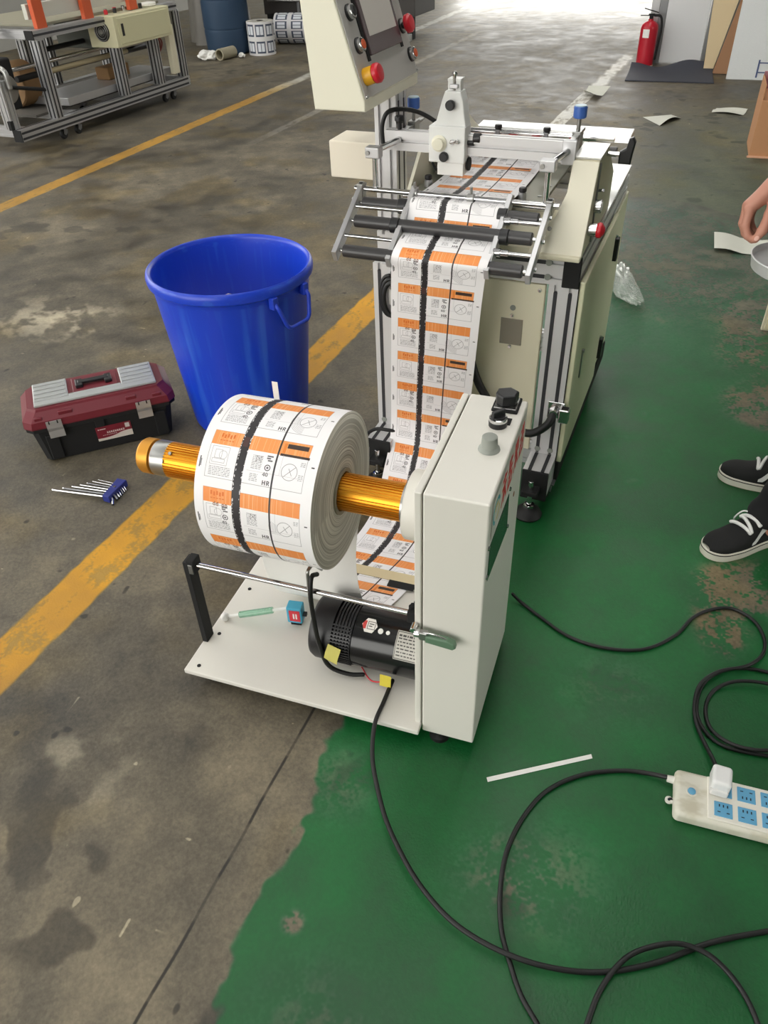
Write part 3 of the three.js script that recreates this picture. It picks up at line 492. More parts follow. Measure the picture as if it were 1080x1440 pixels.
  P('lens', rod(V(0.016, 0.885, -0.2), V(0.019, 0.885, -0.2), 0.012), M.paper, null, cb);
  P('toggle', rod(V(0, 0.92, -0.215), V(0.016, 0.926, -0.2), 0.004), M.chrome, null, tw);
  const hb = P('clamp_handle', [ext([[0.03, 0.965], [0.062, 0.965], [0.064, 0.99], [0.068, 1.02], [0.06, 1.032], [0.05, 1.028], [0.046, 1.005], [0.03, 0.995]], 0.02, 0.004).translate(0, 0, -0.32)], M.black, 'black clamp handle', tw);
  P('clamp_stem', rod(V(-0.002, 0.987, -0.31), V(0.034, 0.987, -0.31), 0.006), M.chrome, null, hb);
  // rear rods, nip rollers and their black knobs
  for (const [y, z, r] of [[0.978, -0.5, 0.008], [0.958, -0.43, 0.006], [0.92, -0.6, 0.014]]) P('rear_rod', rod(V(-0.525, y, z), V(-0.01, y, z), r), r > 0.01 ? M.roller : M.chrome);
  for (const [x, y, z] of [[-0.35, 0.978, -0.5], [-0.205, 0.978, -0.5], [-0.335, 0.958, -0.43], [-0.235, 0.958, -0.43], [-0.125, 0.958, -0.43]]) { const c = P('rod_collar', bx(x - 0.007, x + 0.007, y - 0.02, y + 0.008, z - 0.01, z + 0.01, 0.002), M.aluDark); P('knob', knobShape(V(x, y + 0.006, z), V(0, 1, 0)), M.black, null, c); }
  for (const x of [-0.31, -0.24, -0.13]) P('red_roller', rod(V(x - 0.012, 0.945, -0.47), V(x + 0.012, 0.945, -0.47), 0.016), M.red);
  P('nip_roller', rod(V(-0.52, 0.905, -0.66), V(-0.083, 0.905, -0.66), 0.018), M.roller);
  P('rear_cover', extX([[-0.88, 0.879], [-0.9, 0.9], [-0.975, 0.902], [-0.975, 0.879]], -0.53, -0.005, 0.002), mat('#d9d9d8', 0.25, 0.4), 'bright sheet along the back edge');
  P('rear_motor', [rod(V(-0.47, 0.878, -0.42), V(-0.47, 0.96, -0.42), 0.04), bx(-0.51, -0.43, 0.955, 0.99, -0.46, -0.38, 0.005)], M.aluDark);
  P('motor_lead', tube(Array.from({ length: 12 }, (_, i) => { const a = 2.6 + i / 11 * 4.2; return [-0.465 + 0.048 * Math.sin(a), 0.935 + 0.05 * Math.cos(a), -0.365]; }), 0.0035, 40, 8), M.cable);
  // rollers in front: three black rollers, three thin rods, the chrome pivot rod, four arms
  const arm = k => [0.09 - 0.2 * k, 0.789 + 0.122 * k];       // [z, y] along the arms
  const armShape = (x) => { const [z0, y0] = arm(-0.02), [z1, y1] = arm(1.0); const nz = 0.52, ny = 0.85, h = 0.016; return extX([[z0 + nz * h, y0 + ny * h], [z0 - nz * h * 0.4, y0 - ny * h], [z1 - nz * h, y1 - ny * h], [z1 + 0.0 - nz * h * 0.3 - 0.012, y1 + 0.005], [z1 + nz * h * 0.6 , y1 + ny * h]], x - 0.007, x + 0.007, 0.0015); };
  for (const [x, l] of [[-0.626, 1], [-0.472, 0], [-0.206, 0], [-0.1, 1]]) {
    const a = P('roller_arm', armShape(x), M.alu);
    if (l) { P('arm_head', [bx(x - 0.009, x + 0.009, 0.88, 0.921, -0.114, -0.088, 0.002)], M.steel, null, a); P('clamp_screw', rod(V(x, 0.92, -0.1), V(x, 0.9235, -0.1), 0.005), M.black, null, a); for (const k of [0.12, 0.48, 0.8]) { const [z, y] = arm(k); P('screw', rod(V(x > -0.3 ? x + 0.006 : x - 0.006, y, z), V(x > -0.3 ? x + 0.014 : x - 0.014, y, z), 0.006, 0.006, 6), M.chrome, null, a); } }
  }
  for (const [k, off] of [[0.06, 0.002], [0.48, 0.003], [0.78, -0.004]]) {
    const [z, y] = arm(k), r = P('roller', [rod(V(-0.606, y + off, z), V(-0.118, y + off, z), 0.0165, 0.0165, 28)], M.roller, 'dark rubber web roller');
    P('axle', rod(V(-0.622, y + off, z), V(-0.104, y + off, z), 0.005), M.chrome, null, r);
    const z2 = z - 0.036, y2 = y + 0.03;
    if (k < 0.7) { P('thin_rod', rod(V(-0.618, y2, z2), V(-0.478, y2, z2), 0.005), M.chrome); P('thin_rod', [rod(V(-0.2, y2, z2), V(-0.106, y2, z2), 0.005), rod(V(-0.2, y2, z2), V(-0.165, y2, z2), 0.008), rod(V(-0.205, y2 - 0.001, z2), V(-0.185, y2 - 0.001, z2), 0.011)], M.chrome); }
    else P('thin_rod', rod(V(-0.53, y2 - 0.04, z2 - 0.075), V(-0.1, y2 - 0.04, z2 - 0.075), 0.009), M.chrome);
  }
  for (const [x, k] of [[-0.488, 0.48], [-0.19, 0.48], [-0.488, 0.78], [-0.212, 0.78]]) { const [z, y] = arm(k); P('end_knob', [rod(V(x - 0.012, y + (k < 0.6 ? 0.003 : -0.002), z + 0.004), V(x + 0.012, y + (k < 0.6 ? 0.003 : -0.002), z + 0.004), 0.02, 0.02, 20)], M.black); }
  const pr = P('pivot_rod', rod(V(-0.645, 0.907, -0.1), V(-0.075, 0.907, -0.1), 0.0072), M.chrome, 'long chrome rod across the web');
  for (const x of [-0.468, -0.31]) P('edge_guide', [rod(V(x - 0.009, 0.907, -0.1), V(x + 0.009, 0.907, -0.1), 0.0125), rod(V(x, 0.907, -0.1), V(x, 0.936, -0.1), 0.004)], M.steel, null, pr);
  for (const [x, y, z] of [[-0.485, 0.878, -0.26], [-0.2, 0.878, -0.22], [-0.185, 0.9, -0.42]]) { const s = P('stop_post', rod(V(x, y, z), V(x, y + 0.02, z), 0.011), M.alu); P('knob', knobShape(V(x, y + 0.018, z), V(0, 1, 0), 0.0105), M.black, null, s); }
  // cross bar with the brackets that carry the arms
  P('cross_bar', across(-0.585, -0.07, 0.988, -0.22, 0.05, 0.03), M.aluPaint, 'aluminium bar carrying the coding head');
  P('bar_end', bx(-0.1, -0.064, 0.984, 1.042, -0.192, -0.186, 0.002), M.alu);
  for (const [x, x2] of [[-0.545, -0.582], [-0.085, -0.112]]) {
    const b = P('hanger', [rod(V(x, 1.016, -0.19), V(x2, 1.006, -0.105), 0.0085), rod(V(x2, 1.0, -0.1), V(x2, 0.915, -0.1), 0.0075)], M.chrome, 'chrome hanger rod');
    P('clamp_block', bx(x2 - 0.022, x2 + 0.018, 0.99, 1.018, -0.115, -0.085, 0.003), M.alu, null, b);
    P('screw', rod(V(x2 - 0.014, 1.004, -0.086), V(x2 - 0.014, 1.004, -0.081), 0.006), M.steel, null, b);
  }
  // coding head
  const hd = P('coding_head', [bx(-0.452, -0.352, 0.972, 1.062, -0.22, -0.165, 0.003), bx(-0.428, -0.355, 0.94, 0.98, -0.222, -0.168, 0.002), ext([[-0.438, 1.061], [-0.353, 1.061], [-0.363, 1.12], [-0.37, 1.142], [-0.412, 1.142], [-0.42, 1.12]], 0.045, 0.003).translate(0, 0, -0.218), bx(-0.408, -0.374, 1.14, 1.166, -0.212, -0.185, 0.001), bx(-0.408, -0.372, 1.164, 1.17, -0.214, -0.182, 0.001)], mat('#e4e5e3', 0.4), 'white coding head on the cross bar');
  for (const [x, y] of [[-0.393, 1.113], [-0.408, 0.988]]) P('black_knob', lathe([[0, 0], [0.0115, 0], [0.0125, 0.003], [0.0125, 0.011], [0.01, 0.014], [0, 0.014]], V(x, y, -0.168), V(x, y, 9), 20), M.black, null, hd);
  P('dial', lathe([[0, 0], [0.02, 0], [0.021, 0.004], [0.014, 0.006], [0.014, 0.016], [0, 0.017]], V(-0.422, 1.02, -0.166), V(-0.422, 1.02, 9), 28), M.creamLight, null, hd);
  P('latch', [rod(V(-0.386, 1.026, -0.166), V(-0.386, 1.026, -0.158), 0.006), rod(V(-0.372, 1.028, -0.166), V(-0.372, 1.028, -0.156), 0.005), wire([[-0.392, 1.024, -0.16], [-0.38, 1.03, -0.155], [-0.366, 1.024, -0.16]], 0.002)], M.chrome, null, hd);
  P('screw_spindle', [rod(V(-0.39, 1.128, -0.184), V(-0.39, 1.18, -0.184), 0.0045), lathe([[0, 0], [0.006, 0.002], [0.007, 0.007], [0.004, 0.012], [0, 0.013]], V(-0.39, 1.174, -0.184), V(-0.39, 9, -0.184), 14)], M.chrome, null, hd);
  P('spindle_nut', bx(-0.402, -0.379, 1.148, 1.158, -0.192, -0.176, 0.002), M.alu, null, hd);
  P('side_dial', [rod(V(-0.352, 1.02, -0.195), V(-0.335, 1.02, -0.195), 0.008), rod(V(-0.338, 1.03, -0.2), V(-0.318, 1.03, -0.2), 0.013)], M.black, null, hd);
  P('side_screw', rod(V(-0.352, 0.965, -0.2), V(-0.346, 0.965, -0.2), 0.017), M.blackMatt, null, hd);
  // pressure knobs
  for (const [x, y] of [[-0.555, 1.02], [-0.088, 1.02]]) {
    const b = P('pressure_adjuster', [rod(V(x, y - 0.02, -0.33), V(x, y + 0.05, -0.33), 0.0055), bx(x - 0.012, x + 0.012, y - 0.06, y + 0.015, -0.35, -0.31, 0.002), bx(x - 0.008, x + 0.008, y + 0.0, y + 0.008, -0.4, -0.2, 0.002).rotateX(0)], M.steel, 'steel pressure adjuster with a blue knob');
    const k = P('blue_knob', lathe([[0, 0], [0.0155, 0], [0.0175, 0.003], [0.0175, 0.026], [0.016, 0.028], [0, 0.028]], V(x, y + 0.045, -0.33), V(x, 9, -0.33), 28), M.knobBlue, null, b);
    P('knob_top', rod(V(x, y + 0.0725, -0.33), V(x, y + 0.0755, -0.33), 0.015), mat('#a9c2d0', 0.4), null, k);
  }
  P('bar_knob', [rod(V(-0.55, 1.038, -0.205), V(-0.55, 1.058, -0.205), 0.006), knobShape(V(-0.55, 1.055, -0.205), V(0, 1, 0), 0.013)], M.black);
  P('head_lead', tube([[-0.597, 0.99, -0.2], [-0.598, 1.05, -0.2], [-0.585, 1.078, -0.205], [-0.555, 1.085, -0.22], [-0.51, 1.07, -0.26], [-0.46, 1.03, -0.3], [-0.44, 1.0, -0.33]], 0.006, 50, 8), M.cable);
  // small cream box at the side of the post
  P('terminal_box', bx(-0.782, -0.633, 0.889, 0.99, -0.36, -0.235, 0.004), mat('#e4dccb', 0.45), 'cream box beside the post');
  // control console on the post
  const hz0 = -0.36, hz1 = 0.02;
  const hm = P('console', ext([[-0.69, 1.125], [-0.553, 1.125], [-0.553, 1.148], [-0.648, 1.44], [-0.715, 1.44]], hz1 - hz0, 0.003).translate(0, 0, hz0), M.creamLight, 'cream control console with a sloping face');
  // frame of the sloping face: s up the slope, w from front to back
  const A = V(-0.553, 1.148, 0), dir = V(-0.095, 0.292, 0).normalize(), nrm = V(dir.y, -dir.x, 0);
  const face = (s, z, h = 0) => V(A.x, A.y, z).addScaledVector(dir, s).addScaledVector(nrm, h);
  const plate = (s0, s1, z0, z1, h0, h1, r = 0.001) => bx(h0, h1, s0, s1, z0, z1, r).applyMatrix4(new THREE.Matrix4().makeBasis(nrm, dir, V(0, 0, 1)).setPosition(A.x, A.y, 0));
  const fpl = P('face_plate', plate(0.004, 0.296, hz0 + 0.006, hz1 - 0.006, 0.0, 0.003), mat('#b3b0ac', 0.45, 0.15), 'brushed steel face plate', hm);
  const sc = P('touch_screen', plate(0.085, 0.29, -0.285, -0.075, 0.003, 0.012, 0.003), M.screenDark, 'dark framed touch screen', hm);
  P('screen', plate(0.125, 0.284, -0.27, -0.09, 0.012, 0.0128), mat('#c4beb8', 0.3), null, sc);
  P('bezel', plate(0.075, 0.292, -0.075, -0.06, 0.003, 0.006), M.blackMatt, null, sc); P('bezel', plate(0.075, 0.292, -0.3, -0.285, 0.003, 0.006), M.blackMatt, null, sc);
  const btn = (s, z, m, big) => {
    const c = face(s, z, 0.003), d = face(s, z, 1);
    const b = P('push_button', lathe([[0, 0], [0.015, 0], [0.0155, 0.004], [0.0155, 0.014], [0.013, 0.016], [0, 0.016]], c, d, 24), big === 'y' ? M.yellow : M.chrome, null, hm);
    P('button_base', lathe([[0, 0], [0.018, 0], [0.018, 0.005], [0, 0.005]], c, d, 24), M.black, null, b);
    if (big) P('mushroom', lathe([[0, 0], [0.014, 0], [0.022, 0.006], [0.0225, 0.015], [0.018, 0.021], [0, 0.023]], face(s, z, big === 'y' ? 0.024 : 0.014), d, 28), M.red, null, b);
    else P('lens', lathe([[0, 0], [0.011, 0], [0.01, 0.003], [0, 0.004]], face(s, z, 0.018), d, 20), m, null, b);
    if (big === 'y') P('yellow_collar', lathe([[0, 0], [0.02, 0], [0.02, 0.024], [0, 0.024]], c, d, 24), M.yellow, null, b);
  };
  btn(0.048, -0.02, M.red, 'y'); btn(0.115, -0.028, M.orange); btn(0.185, -0.03, M.black); btn(0.05, -0.335, M.orange); btn(0.12, -0.325, M.red, 'r'); btn(0.2, -0.325, M.black);
  for (const [s, z] of [[0.008, 0.008], [0.008, -0.35]]) P('screw', rod(face(s, z, 0), face(s, z, 0.006), 0.004), M.chrome, null, fpl);
}

// ---------------------------------------------------------------- bucket, toolbox, hex keys
{
  const t = thing('bucket', 'big round blue plastic bucket with a rolled rim and wire handles', 'bucket', [-1.345, 0, -2.25]);
  const scuff = dataTex(512, 512, (u, v) => { const s = sm(0.66, 0.78, fbm(u * 26, v * 9, 4)) * 0.55 + sm(0.75, 0.85, vn(u * 140, v * 60)) * 0.25; return [12 + 40 * s, 60 + 42 * s, 196 + 14 * s]; });
  const bm = new THREE.MeshPhysicalMaterial({ map: scuff, roughness: 0.38, clearcoat: 0.15, clearcoatRoughness: 0.4 });
  const prof = [[0, 0.012], [0.205, 0.012], [0.212, 0.02], [0.262, 0.545], [0.263, 0.566], [0.267, 0.576], [0.274, 0.58], [0.281, 0.574], [0.284, 0.562], [0.282, 0.546], [0.274, 0.541], [0.268, 0.535], [0.2665, 0.52], [0.218, 0.018], [0.214, 0.003], [0.2, 0], [0, 0]].reverse();
  part('shell', flat(new THREE.LatheGeometry(prof.map(q => new THREE.Vector2(q[0], q[1])), 72)), bm, t);
  for (const a of [R(19), R(199)]) {
    const h = (w, y, r) => [Math.cos(a) * r - Math.sin(a) * w, y, Math.sin(a) * r + Math.cos(a) * w];
    const hd = part('handle', wire([h(-0.072, 0.53, 0.268), h(-0.072, 0.51, 0.29), h(-0.05, 0.435, 0.305), h(0.05, 0.435, 0.305), h(0.072, 0.51, 0.29), h(0.072, 0.53, 0.268)], 0.007, 8), M.blue, t, 'blue wire handle');
    for (const w of [-0.072, 0.072]) part('handle_lug', bx(-0.012, 0.012, 0.505, 0.545, -0.012, 0.012, 0.004).rotateY(-a).translate(Math.cos(a) * 0.27 - Math.sin(a) * w, 0, Math.sin(a) * 0.27 + Math.cos(a) * w), M.blue, hd);
  }
  const heap = grid(40, 12, (u, v) => { const a = u * Math.PI * 2, r = 0.244 * v; return [Math.cos(a) * r, 0.325 + 0.07 * fbm(9 + Math.cos(a) * r * 14, 9 + Math.sin(a) * r * 14, 3) - 0.35 * 0.02 * v, Math.sin(a) * r]; });
  const hp = part('waste_heap', [heap], new THREE.MeshStandardMaterial({ color: '#d9cfc8', roughness: 0.85 }));
  hp.position.set(-1.345, 0, -2.25); tag(hp, 'heap of pale waste paper inside the blue bucket', 'waste paper'); hp.userData.kind = 'stuff';
}
{
  const t = thing('toolbox', 'black toolbox with a maroon lid, clear top compartments and metal latches', 'toolbox', [-1.786, 0, -1.94], R(41));
  t.scale.set(1.06, 1.02, 1.05);
  const loft = (rings) => {                    // rings of [halfWidth, halfDepth, y, cornerCut]
    const P = rings.map(([w, d, y, c]) => [[-w + c, d], [w - c, d], [w, d - c], [w, -d + c], [w - c, -d], [-w + c, -d], [-w, -d + c], [-w, d - c]].map(q => [q[0], y, q[1]]));
    const pos = []; const tri = (a, b, c) => pos.push(...a, ...b, ...c);
    for (let i = 0; i + 1 < P.length; i++) for (let k = 0; k < 8; k++) { const n = (k + 1) % 8; tri(P[i][k], P[i][n], P[i + 1][n]); tri(P[i][k], P[i + 1][n], P[i + 1][k]); }
    for (const [r, f] of [[P[0], 1], [P.at(-1), 0]]) for (let k = 1; k < 7; k++) f ? tri(r[0], r[k + 1], r[k]) : tri(r[0], r[k], r[k + 1]);
    const g = new THREE.BufferGeometry(); g.setAttribute('position', new THREE.Float32BufferAttribute(pos, 3)); g.computeVertexNormals(); return g;
  };
  const maroon = mat('#6d1f2b', 0.42);
  part('body', [loft([[0.205, 0.088, 0, 0.012], [0.21, 0.092, 0.004, 0.016], [0.226, 0.106, 0.125, 0.02], [0.24, 0.114, 0.13, 0.022], [0.24, 0.114, 0.146, 0.022]]), bx(-0.03, 0.0, 0.1, 0.14, 0.095, 0.112, 0.003), bx(0.16, 0.2, 0.02, 0.12, 0.08, 0.1, 0.004).rotateX(0.1), bx(-0.19, -0.15, 0.02, 0.12, 0.08, 0.1, 0.004).rotateX(0.1)], M.blackMatt, t);
  const lid = part('lid', [loft([[0.242, 0.117, 0.144, 0.022], [0.244, 0.118, 0.148, 0.024], [0.242, 0.115, 0.17, 0.026], [0.222, 0.092, 0.196, 0.026], [0.218, 0.088, 0.203, 0.026]]), bx(-0.13, -0.085, 0.168, 0.19, 0.088, 0.108, 0.003), bx(-0.205, -0.18, 0.166, 0.184, 0.09, 0.112, 0.003), bx(0.085, 0.12, 0.168, 0.19, 0.088, 0.108, 0.003), bx(0.17, 0.2, 0.166, 0.184, 0.09, 0.112, 0.003), bx(-0.07, 0.075, 0.198, 0.209, -0.07, 0.03, 0.003)], maroon, t, 'maroon plastic lid');
  const clear = new THREE.MeshPhysicalMaterial({ color: '#c9ccca', roughness: 0.22, transmission: 0.35, thickness: 0, ior: 1.45 });
  for (const s of [-1, 1]) {
    const c = part('clear_compartment', bx(s < 0 ? -0.195 : 0.085, s < 0 ? -0.085 : 0.195, 0.203, 0.213, -0.076, 0.05, 0.004), clear, lid, 'clear plastic compartment');
    for (let i = 0; i < 4; i++) c.add(Object.assign(new THREE.Mesh(prep(bx(s < 0 ? -0.19 : 0.09, s < 0 ? -0.09 : 0.19, 0.2125, 0.2165, -0.064 + i * 0.028, -0.05 + i * 0.028, 0.0018)), clear), { name: 'ridge' }));
    void c;
  }
  part('clear_strip', [bx(-0.195, 0.195, 0.203, 0.212, 0.05, 0.076, 0.003), bx(-0.085, 0.085, 0.203, 0.211, 0.034, 0.05, 0.002)], clear, lid, 'clear plastic front strip');
  part('carry_handle', [bx(-0.058, -0.034, 0.207, 0.222, -0.035, 0.012, 0.004), bx(0.036, 0.06, 0.207, 0.222, -0.035, 0.012, 0.004), bx(-0.05, 0.052, 0.214, 0.224, -0.024, -0.002, 0.004)], M.black, lid, 'folded black carry handle');
  for (const x of [-0.15, 0.135]) {
    const l = part('latch', extX([[0.118, 0.168], [0.1215, 0.168], [0.123, 0.142], [0.119, 0.13], [0.1215, 0.105], [0.1185, 0.105], [0.116, 0.128], [0.1195, 0.142]], x - 0.024, x + 0.024), M.alu, t, 'bent aluminium latch');
    for (const k of [-0.014, 0.012]) part('latch_notch', bx(x + k - 0.002, x + k + 0.002, 0.158, 0.169, 0.1205, 0.1222), M.blackMatt, l);
  }
  const art = canvasTex(384, 160, (c, W, H) => {
    c.fillStyle = '#7b2230'; c.fillRect(0, 0, W, H); c.fillStyle = '#d9cfc6'; c.beginPath(); c.moveTo(0, 130); c.quadraticCurveTo(150, 140, 240, 108); c.quadraticCurveTo(300, 90, W, 96); c.lineTo(W, H); c.lineTo(0, H); c.fill();
    c.fillStyle = '#e6dbd6'; c.fillRect(22, 26, 12, 12); c.fillRect(40, 28, 66, 8); for (let i = 0; i < 9; i++) { c.fillRect(112 + i * 22, 66, 16, 4); c.fillRect(112 + i * 22, 74, 14, 12); } for (let i = 0; i < 8; i++) c.fillRect(60 + i * 20, 100, 14, 5); c.fillStyle = '#cfc8c4'; c.fillRect(318, 14, 48, 50);
  });
  const q = part('sticker', grid(1, 1, (u, v) => [-0.035 + 0.115 * u, 0.038 + 0.06 * v, 0.0985 + 0.0068 * (v - 0.0)]), new THREE.MeshStandardMaterial({ map: art, roughness: 0.4 }), t, 'maroon and white printed sticker'); void q;
}
{
  const t = thing('hex_key_set', 'set of steel hex keys fanned out in a blue plastic holder on the floor', 'hex keys', [-1.55, 0, -1.63], R(3));
  t.scale.set(1, 1, 0.82);
  part('holder', [ext([[-0.014, -0.058], [0.012, -0.062], [0.02, 0.06], [-0.016, 0.062]], 0.026, 0.003).rotateX(-Math.PI / 2)], mat('#25307f', 0.45), t, 'dark blue plastic holder');
  part('rivet', rod(V(0.002, 0.026, -0.005), V(0.002, 0.028, -0.005), 0.005), M.chrome, t);
  const L = [[0.205, 0.0048, 0.045], [0.175, 0.0045, 0.029], [0.15, 0.004, 0.014], [0.128, 0.0034, 0.0], [0.112, 0.003, -0.014], [0.098, 0.0026, -0.026], [0.085, 0.0022, -0.038]];
  L.forEach(([l, r, z], i) => {
    const k = part('hex_key', [wire([[-l, 0.013, z + (i === 0 ? 0.012 : 0.004 * (3 - i))], [0.016, 0.013, z], [0.016 + 0.004, 0.012, z + (i ? -0.01 : 0.06) - (i ? l * 0.22 : 0)]].map((p, j) => j === 2 ? [0.03, r + 0.001, z + (i === 0 ? 0.03 : 0.012)] : p), r, 6)], i % 3 === 1 ? M.aluDark : M.chrome, t);
    part('ball_end', new THREE.SphereGeometry(r * 1.15, 10, 8).translate(-l, 0.013, z + (i === 0 ? 0.012 : 0.004 * (3 - i))), M.chrome, k);
  });
}

// ---------------------------------------------------------------- sensor probe, cords, power strip, scraps on the floor
{
  const t = thing('sensor_probe', 'small blue and red sensor box with a white probe rod on the base plate', 'sensor', [-0.7, 0.06, -1.225], R(8));
  part('box', bx(-0.02, 0.02, 0.012, 0.066, -0.015, 0.015, 0.003), mat('#3fa3c4', 0.4), t);
  const rf = part('red_face', bx(-0.013, 0.016, 0.02, 0.058, 0.0145, 0.0165, 0.001), mat('#cc2f3c', 0.4), t, 'red front label');
  for (const x of [-0.003, 0.004]) part('white_mark', bx(x, x + 0.004, 0.03, 0.048, 0.0163, 0.0172), M.paper, rf);
  part('probe_rod', rod(V(-0.02, 0.05, 0.0), V(-0.19, 0.012, 0.022), 0.0042), M.paper, t, 'thin white rod');
  part('clear_sleeve', rod(V(-0.06, 0.041, 0.005), V(-0.15, 0.021, 0.017), 0.009), new THREE.MeshPhysicalMaterial({ color: '#bfe0cf', roughness: 0.2, transmission: 0.85, thickness: 0 }), t, 'greenish clear sleeve');
  part('foot', bx(-0.014, 0.014, 0.0, 0.013, -0.01, 0.01, 0.001), M.blackMatt, t); part('clip', bx(0.019, 0.03, 0.03, 0.04, -0.005, 0.005, 0.001), M.black, t);
  part('rod_end', new THREE.SphereGeometry(0.012, 12, 8).translate(-0.19, 0.012, 0.022), M.paper, t);
}
const cord = (name, pts, r, label) => tag(part(name, tube(pts, r, pts.length * 9, 10), M.cable), label, 'cord');
cord('black_cable', [[-0.397, 0.075, -1.106], [-0.399, 0.069, -1.046], [-0.400, 0.068, -0.99], [-0.392, 0.060, -0.946], [-0.378, 0.045, -0.904], [-0.351, 0.035, -0.854], [-0.311, 0.030, -0.792], [-0.266, 0.028, -0.740], [-0.204, 0.026, -0.683], [-0.126, 0.022, -0.637], [-0.046, 0.018, -0.617], [0.047, 0.014, -0.615], [0.146, 0.008, -0.637], [0.243, 0.006, -0.685], [0.341, 0.006, -0.754], [0.440, 0.006, -0.807], [0.531, 0.006, -0.847], [0.62, 0.006, -0.86]], 0.0052, 'black cord from the motor, curving over the white base plate and the green floor');
cord('black_cable', [[0.251, 0.020, -1.075], [0.227, 0.012, -1.080], [0.160, 0.006, -1.074], [0.071, 0.006, -1.035], [0.002, 0.006, -0.973], [-0.037, 0.006, -0.894], [-0.055, 0.006, -0.807], [-0.049, 0.006, -0.718], [-0.032, 0.006, -0.654], [-0.009, 0.006, -0.609], [0.023, 0.006, -0.558], [0.065, 0.006, -0.514], [0.1, 0.006, -0.45], [0.125, 0.006, -0.47], [0.140, 0.006, -0.549], [0.157, 0.008, -0.613], [0.194, 0.017, -0.675], [0.241, 0.02, -0.710], [0.290, 0.020, -0.729], [0.342, 0.018, -0.723], [0.391, 0.008, -0.690], [0.419, 0.006, -0.641], [0.428, 0.006, -0.589], [0.42, 0.006, -0.5]], 0.005, 'black cord from the end of the white power strip, looping over the green floor');
cord('black_cable', [[-0.186, 0.03, -1.522], [-0.167, 0.012, -1.521], [-0.100, 0.006, -1.481], [-0.017, 0.006, -1.434], [0.076, 0.006, -1.422], [0.172, 0.006, -1.447], [0.248, 0.006, -1.521], [0.290, 0.006, -1.600], [0.335, 0.006, -1.644], [0.389, 0.006, -1.664], [0.442, 0.006, -1.634], [0.466, 0.006, -1.571], [0.459, 0.007, -1.517], [0.419, 0.017, -1.457], [0.351, 0.018, -1.416], [0.311, 0.017, -1.366], [0.298, 0.016, -1.302], [0.305, 0.014, -1.241], [0.325, 0.012, -1.192], [0.339, 0.022, -1.151], [0.342, 0.05, -1.104]], 0.0046, 'black cord winding round the bare patch of floor to the white plug adapter');
cord('black_cable', [[0.66, 0.006, -1.43], [0.548, 0.006, -1.43], [0.470, 0.006, -1.461], [0.387, 0.006, -1.447], [0.329, 0.006, -1.395], [0.305, 0.006, -1.320], [0.314, 0.006, -1.252], [0.354, 0.006, -1.210], [0.429, 0.006, -1.205], [0.505, 0.006, -1.225], [0.572, 0.008, -1.3], [0.55, 0.016, -1.39], [0.468, 0.017, -1.413], [0.386, 0.014, -1.397], [0.342, 0.006, -1.360], [0.325, 0.006, -1.300], [0.338, 0.006, -1.245], [0.382, 0.012, -1.212], [0.449, 0.017, -1.212], [0.522, 0.012, -1.263], [0.60, 0.006, -1.3], [0.7, 0.006, -1.32]], 0.0046, 'black cord lying in a coil beyond the power strip');
{
  const t = thing('power_strip', 'grubby white power strip with two rows of blue sockets', 'power strip', [0.252, 0, -1.04], R(1));
  const grime = dataTex(512, 128, (u, v) => { const s = sm(0.45, 0.8, fbm(u * 14, v * 5, 4)) * 0.6 * sm(0.7, 0.1, u); return [214 - 40 * s, 211 - 44 * s, 198 - 56 * s]; });
  const gm = new THREE.MeshStandardMaterial({ map: grime, roughness: 0.5 });
  const shell = bx(0.008, 0.62, 0, 0.036, -0.056, 0.056, 0.012); { const p = shell.attributes.position, uv = shell.attributes.uv; for (let i = 0; i < p.count; i++) uv.setXY(i, p.getX(i) / 0.62, p.getZ(i) / 0.112 + 0.5); }
  part('shell', [shell], gm, t); 
  part('raised_deck', bx(0.073, 0.6, 0.034, 0.0395, -0.05, 0.05, 0.003), mat('#dedbd0', 0.5), t);
  const blue = mat('#5d9fc4', 0.45), hole = mat('#12202c', 0.7);
  for (let i = 0; i < 10; i++) for (const s of [-1, 1]) {
    const x = 0.086 + i * 0.0465, z = s * 0.024;
    const k = part('socket', bx(x, x + 0.036, 0.038, 0.041, z - 0.017, z + 0.017, 0.001), blue, t, 'blue socket face');
    for (const dx of [0.01, 0.018, 0.026]) part('slot', bx(x + dx - 0.0012, x + dx + 0.0012, 0.0405, 0.0414, z - s * 0.008 - 0.003, z - s * 0.008 + 0.003), hole, k);
    for (const dx of [0.009, 0.027]) part('slot', bx(x + dx - 0.003, x + dx + 0.003, 0.0405, 0.0414, z + s * 0.007 - 0.001, z + s * 0.007 + 0.001).rotateY(0), hole, k);
  }
  const sw = part('switch_button', lathe([[0, 0], [0.0085, 0], [0.008, 0.003], [0.005, 0.0035], [0, 0.0035]], V(0.042, 0.0355, -0.004), V(0.042, 9, -0.004), 24), blue, t, 'round blue switch');
  part('switch_ring', lathe([[0.0085, 0], [0.0115, 0], [0.011, 0.0015], [0.0085, 0.0015]], V(0.042, 0.0355, -0.004), V(0.042, 9, -0.004), 24), mat('#cfccc2', 0.5), sw);
  part('strain_relief', lathe([[0, 0], [0.009, 0], [0.0075, 0.018], [0, 0.018]], V(0.012, 0.018, -0.034), V(-9, 0.018, -0.034), 16), M.white, t);
  part('hanging_lug', [ext([...circ(0, 0, 0.008, 18)], 0.005).rotateX(-Math.PI / 2).translate(0.0, 0.012, 0.016), bx(0.0, 0.014, 0.012, 0.017, 0.01, 0.022)], M.white, t); part('lug_hole', rod(V(0, 0.0165, 0.016), V(0, 0.0176, 0.016), 0.003), hole, t);
}
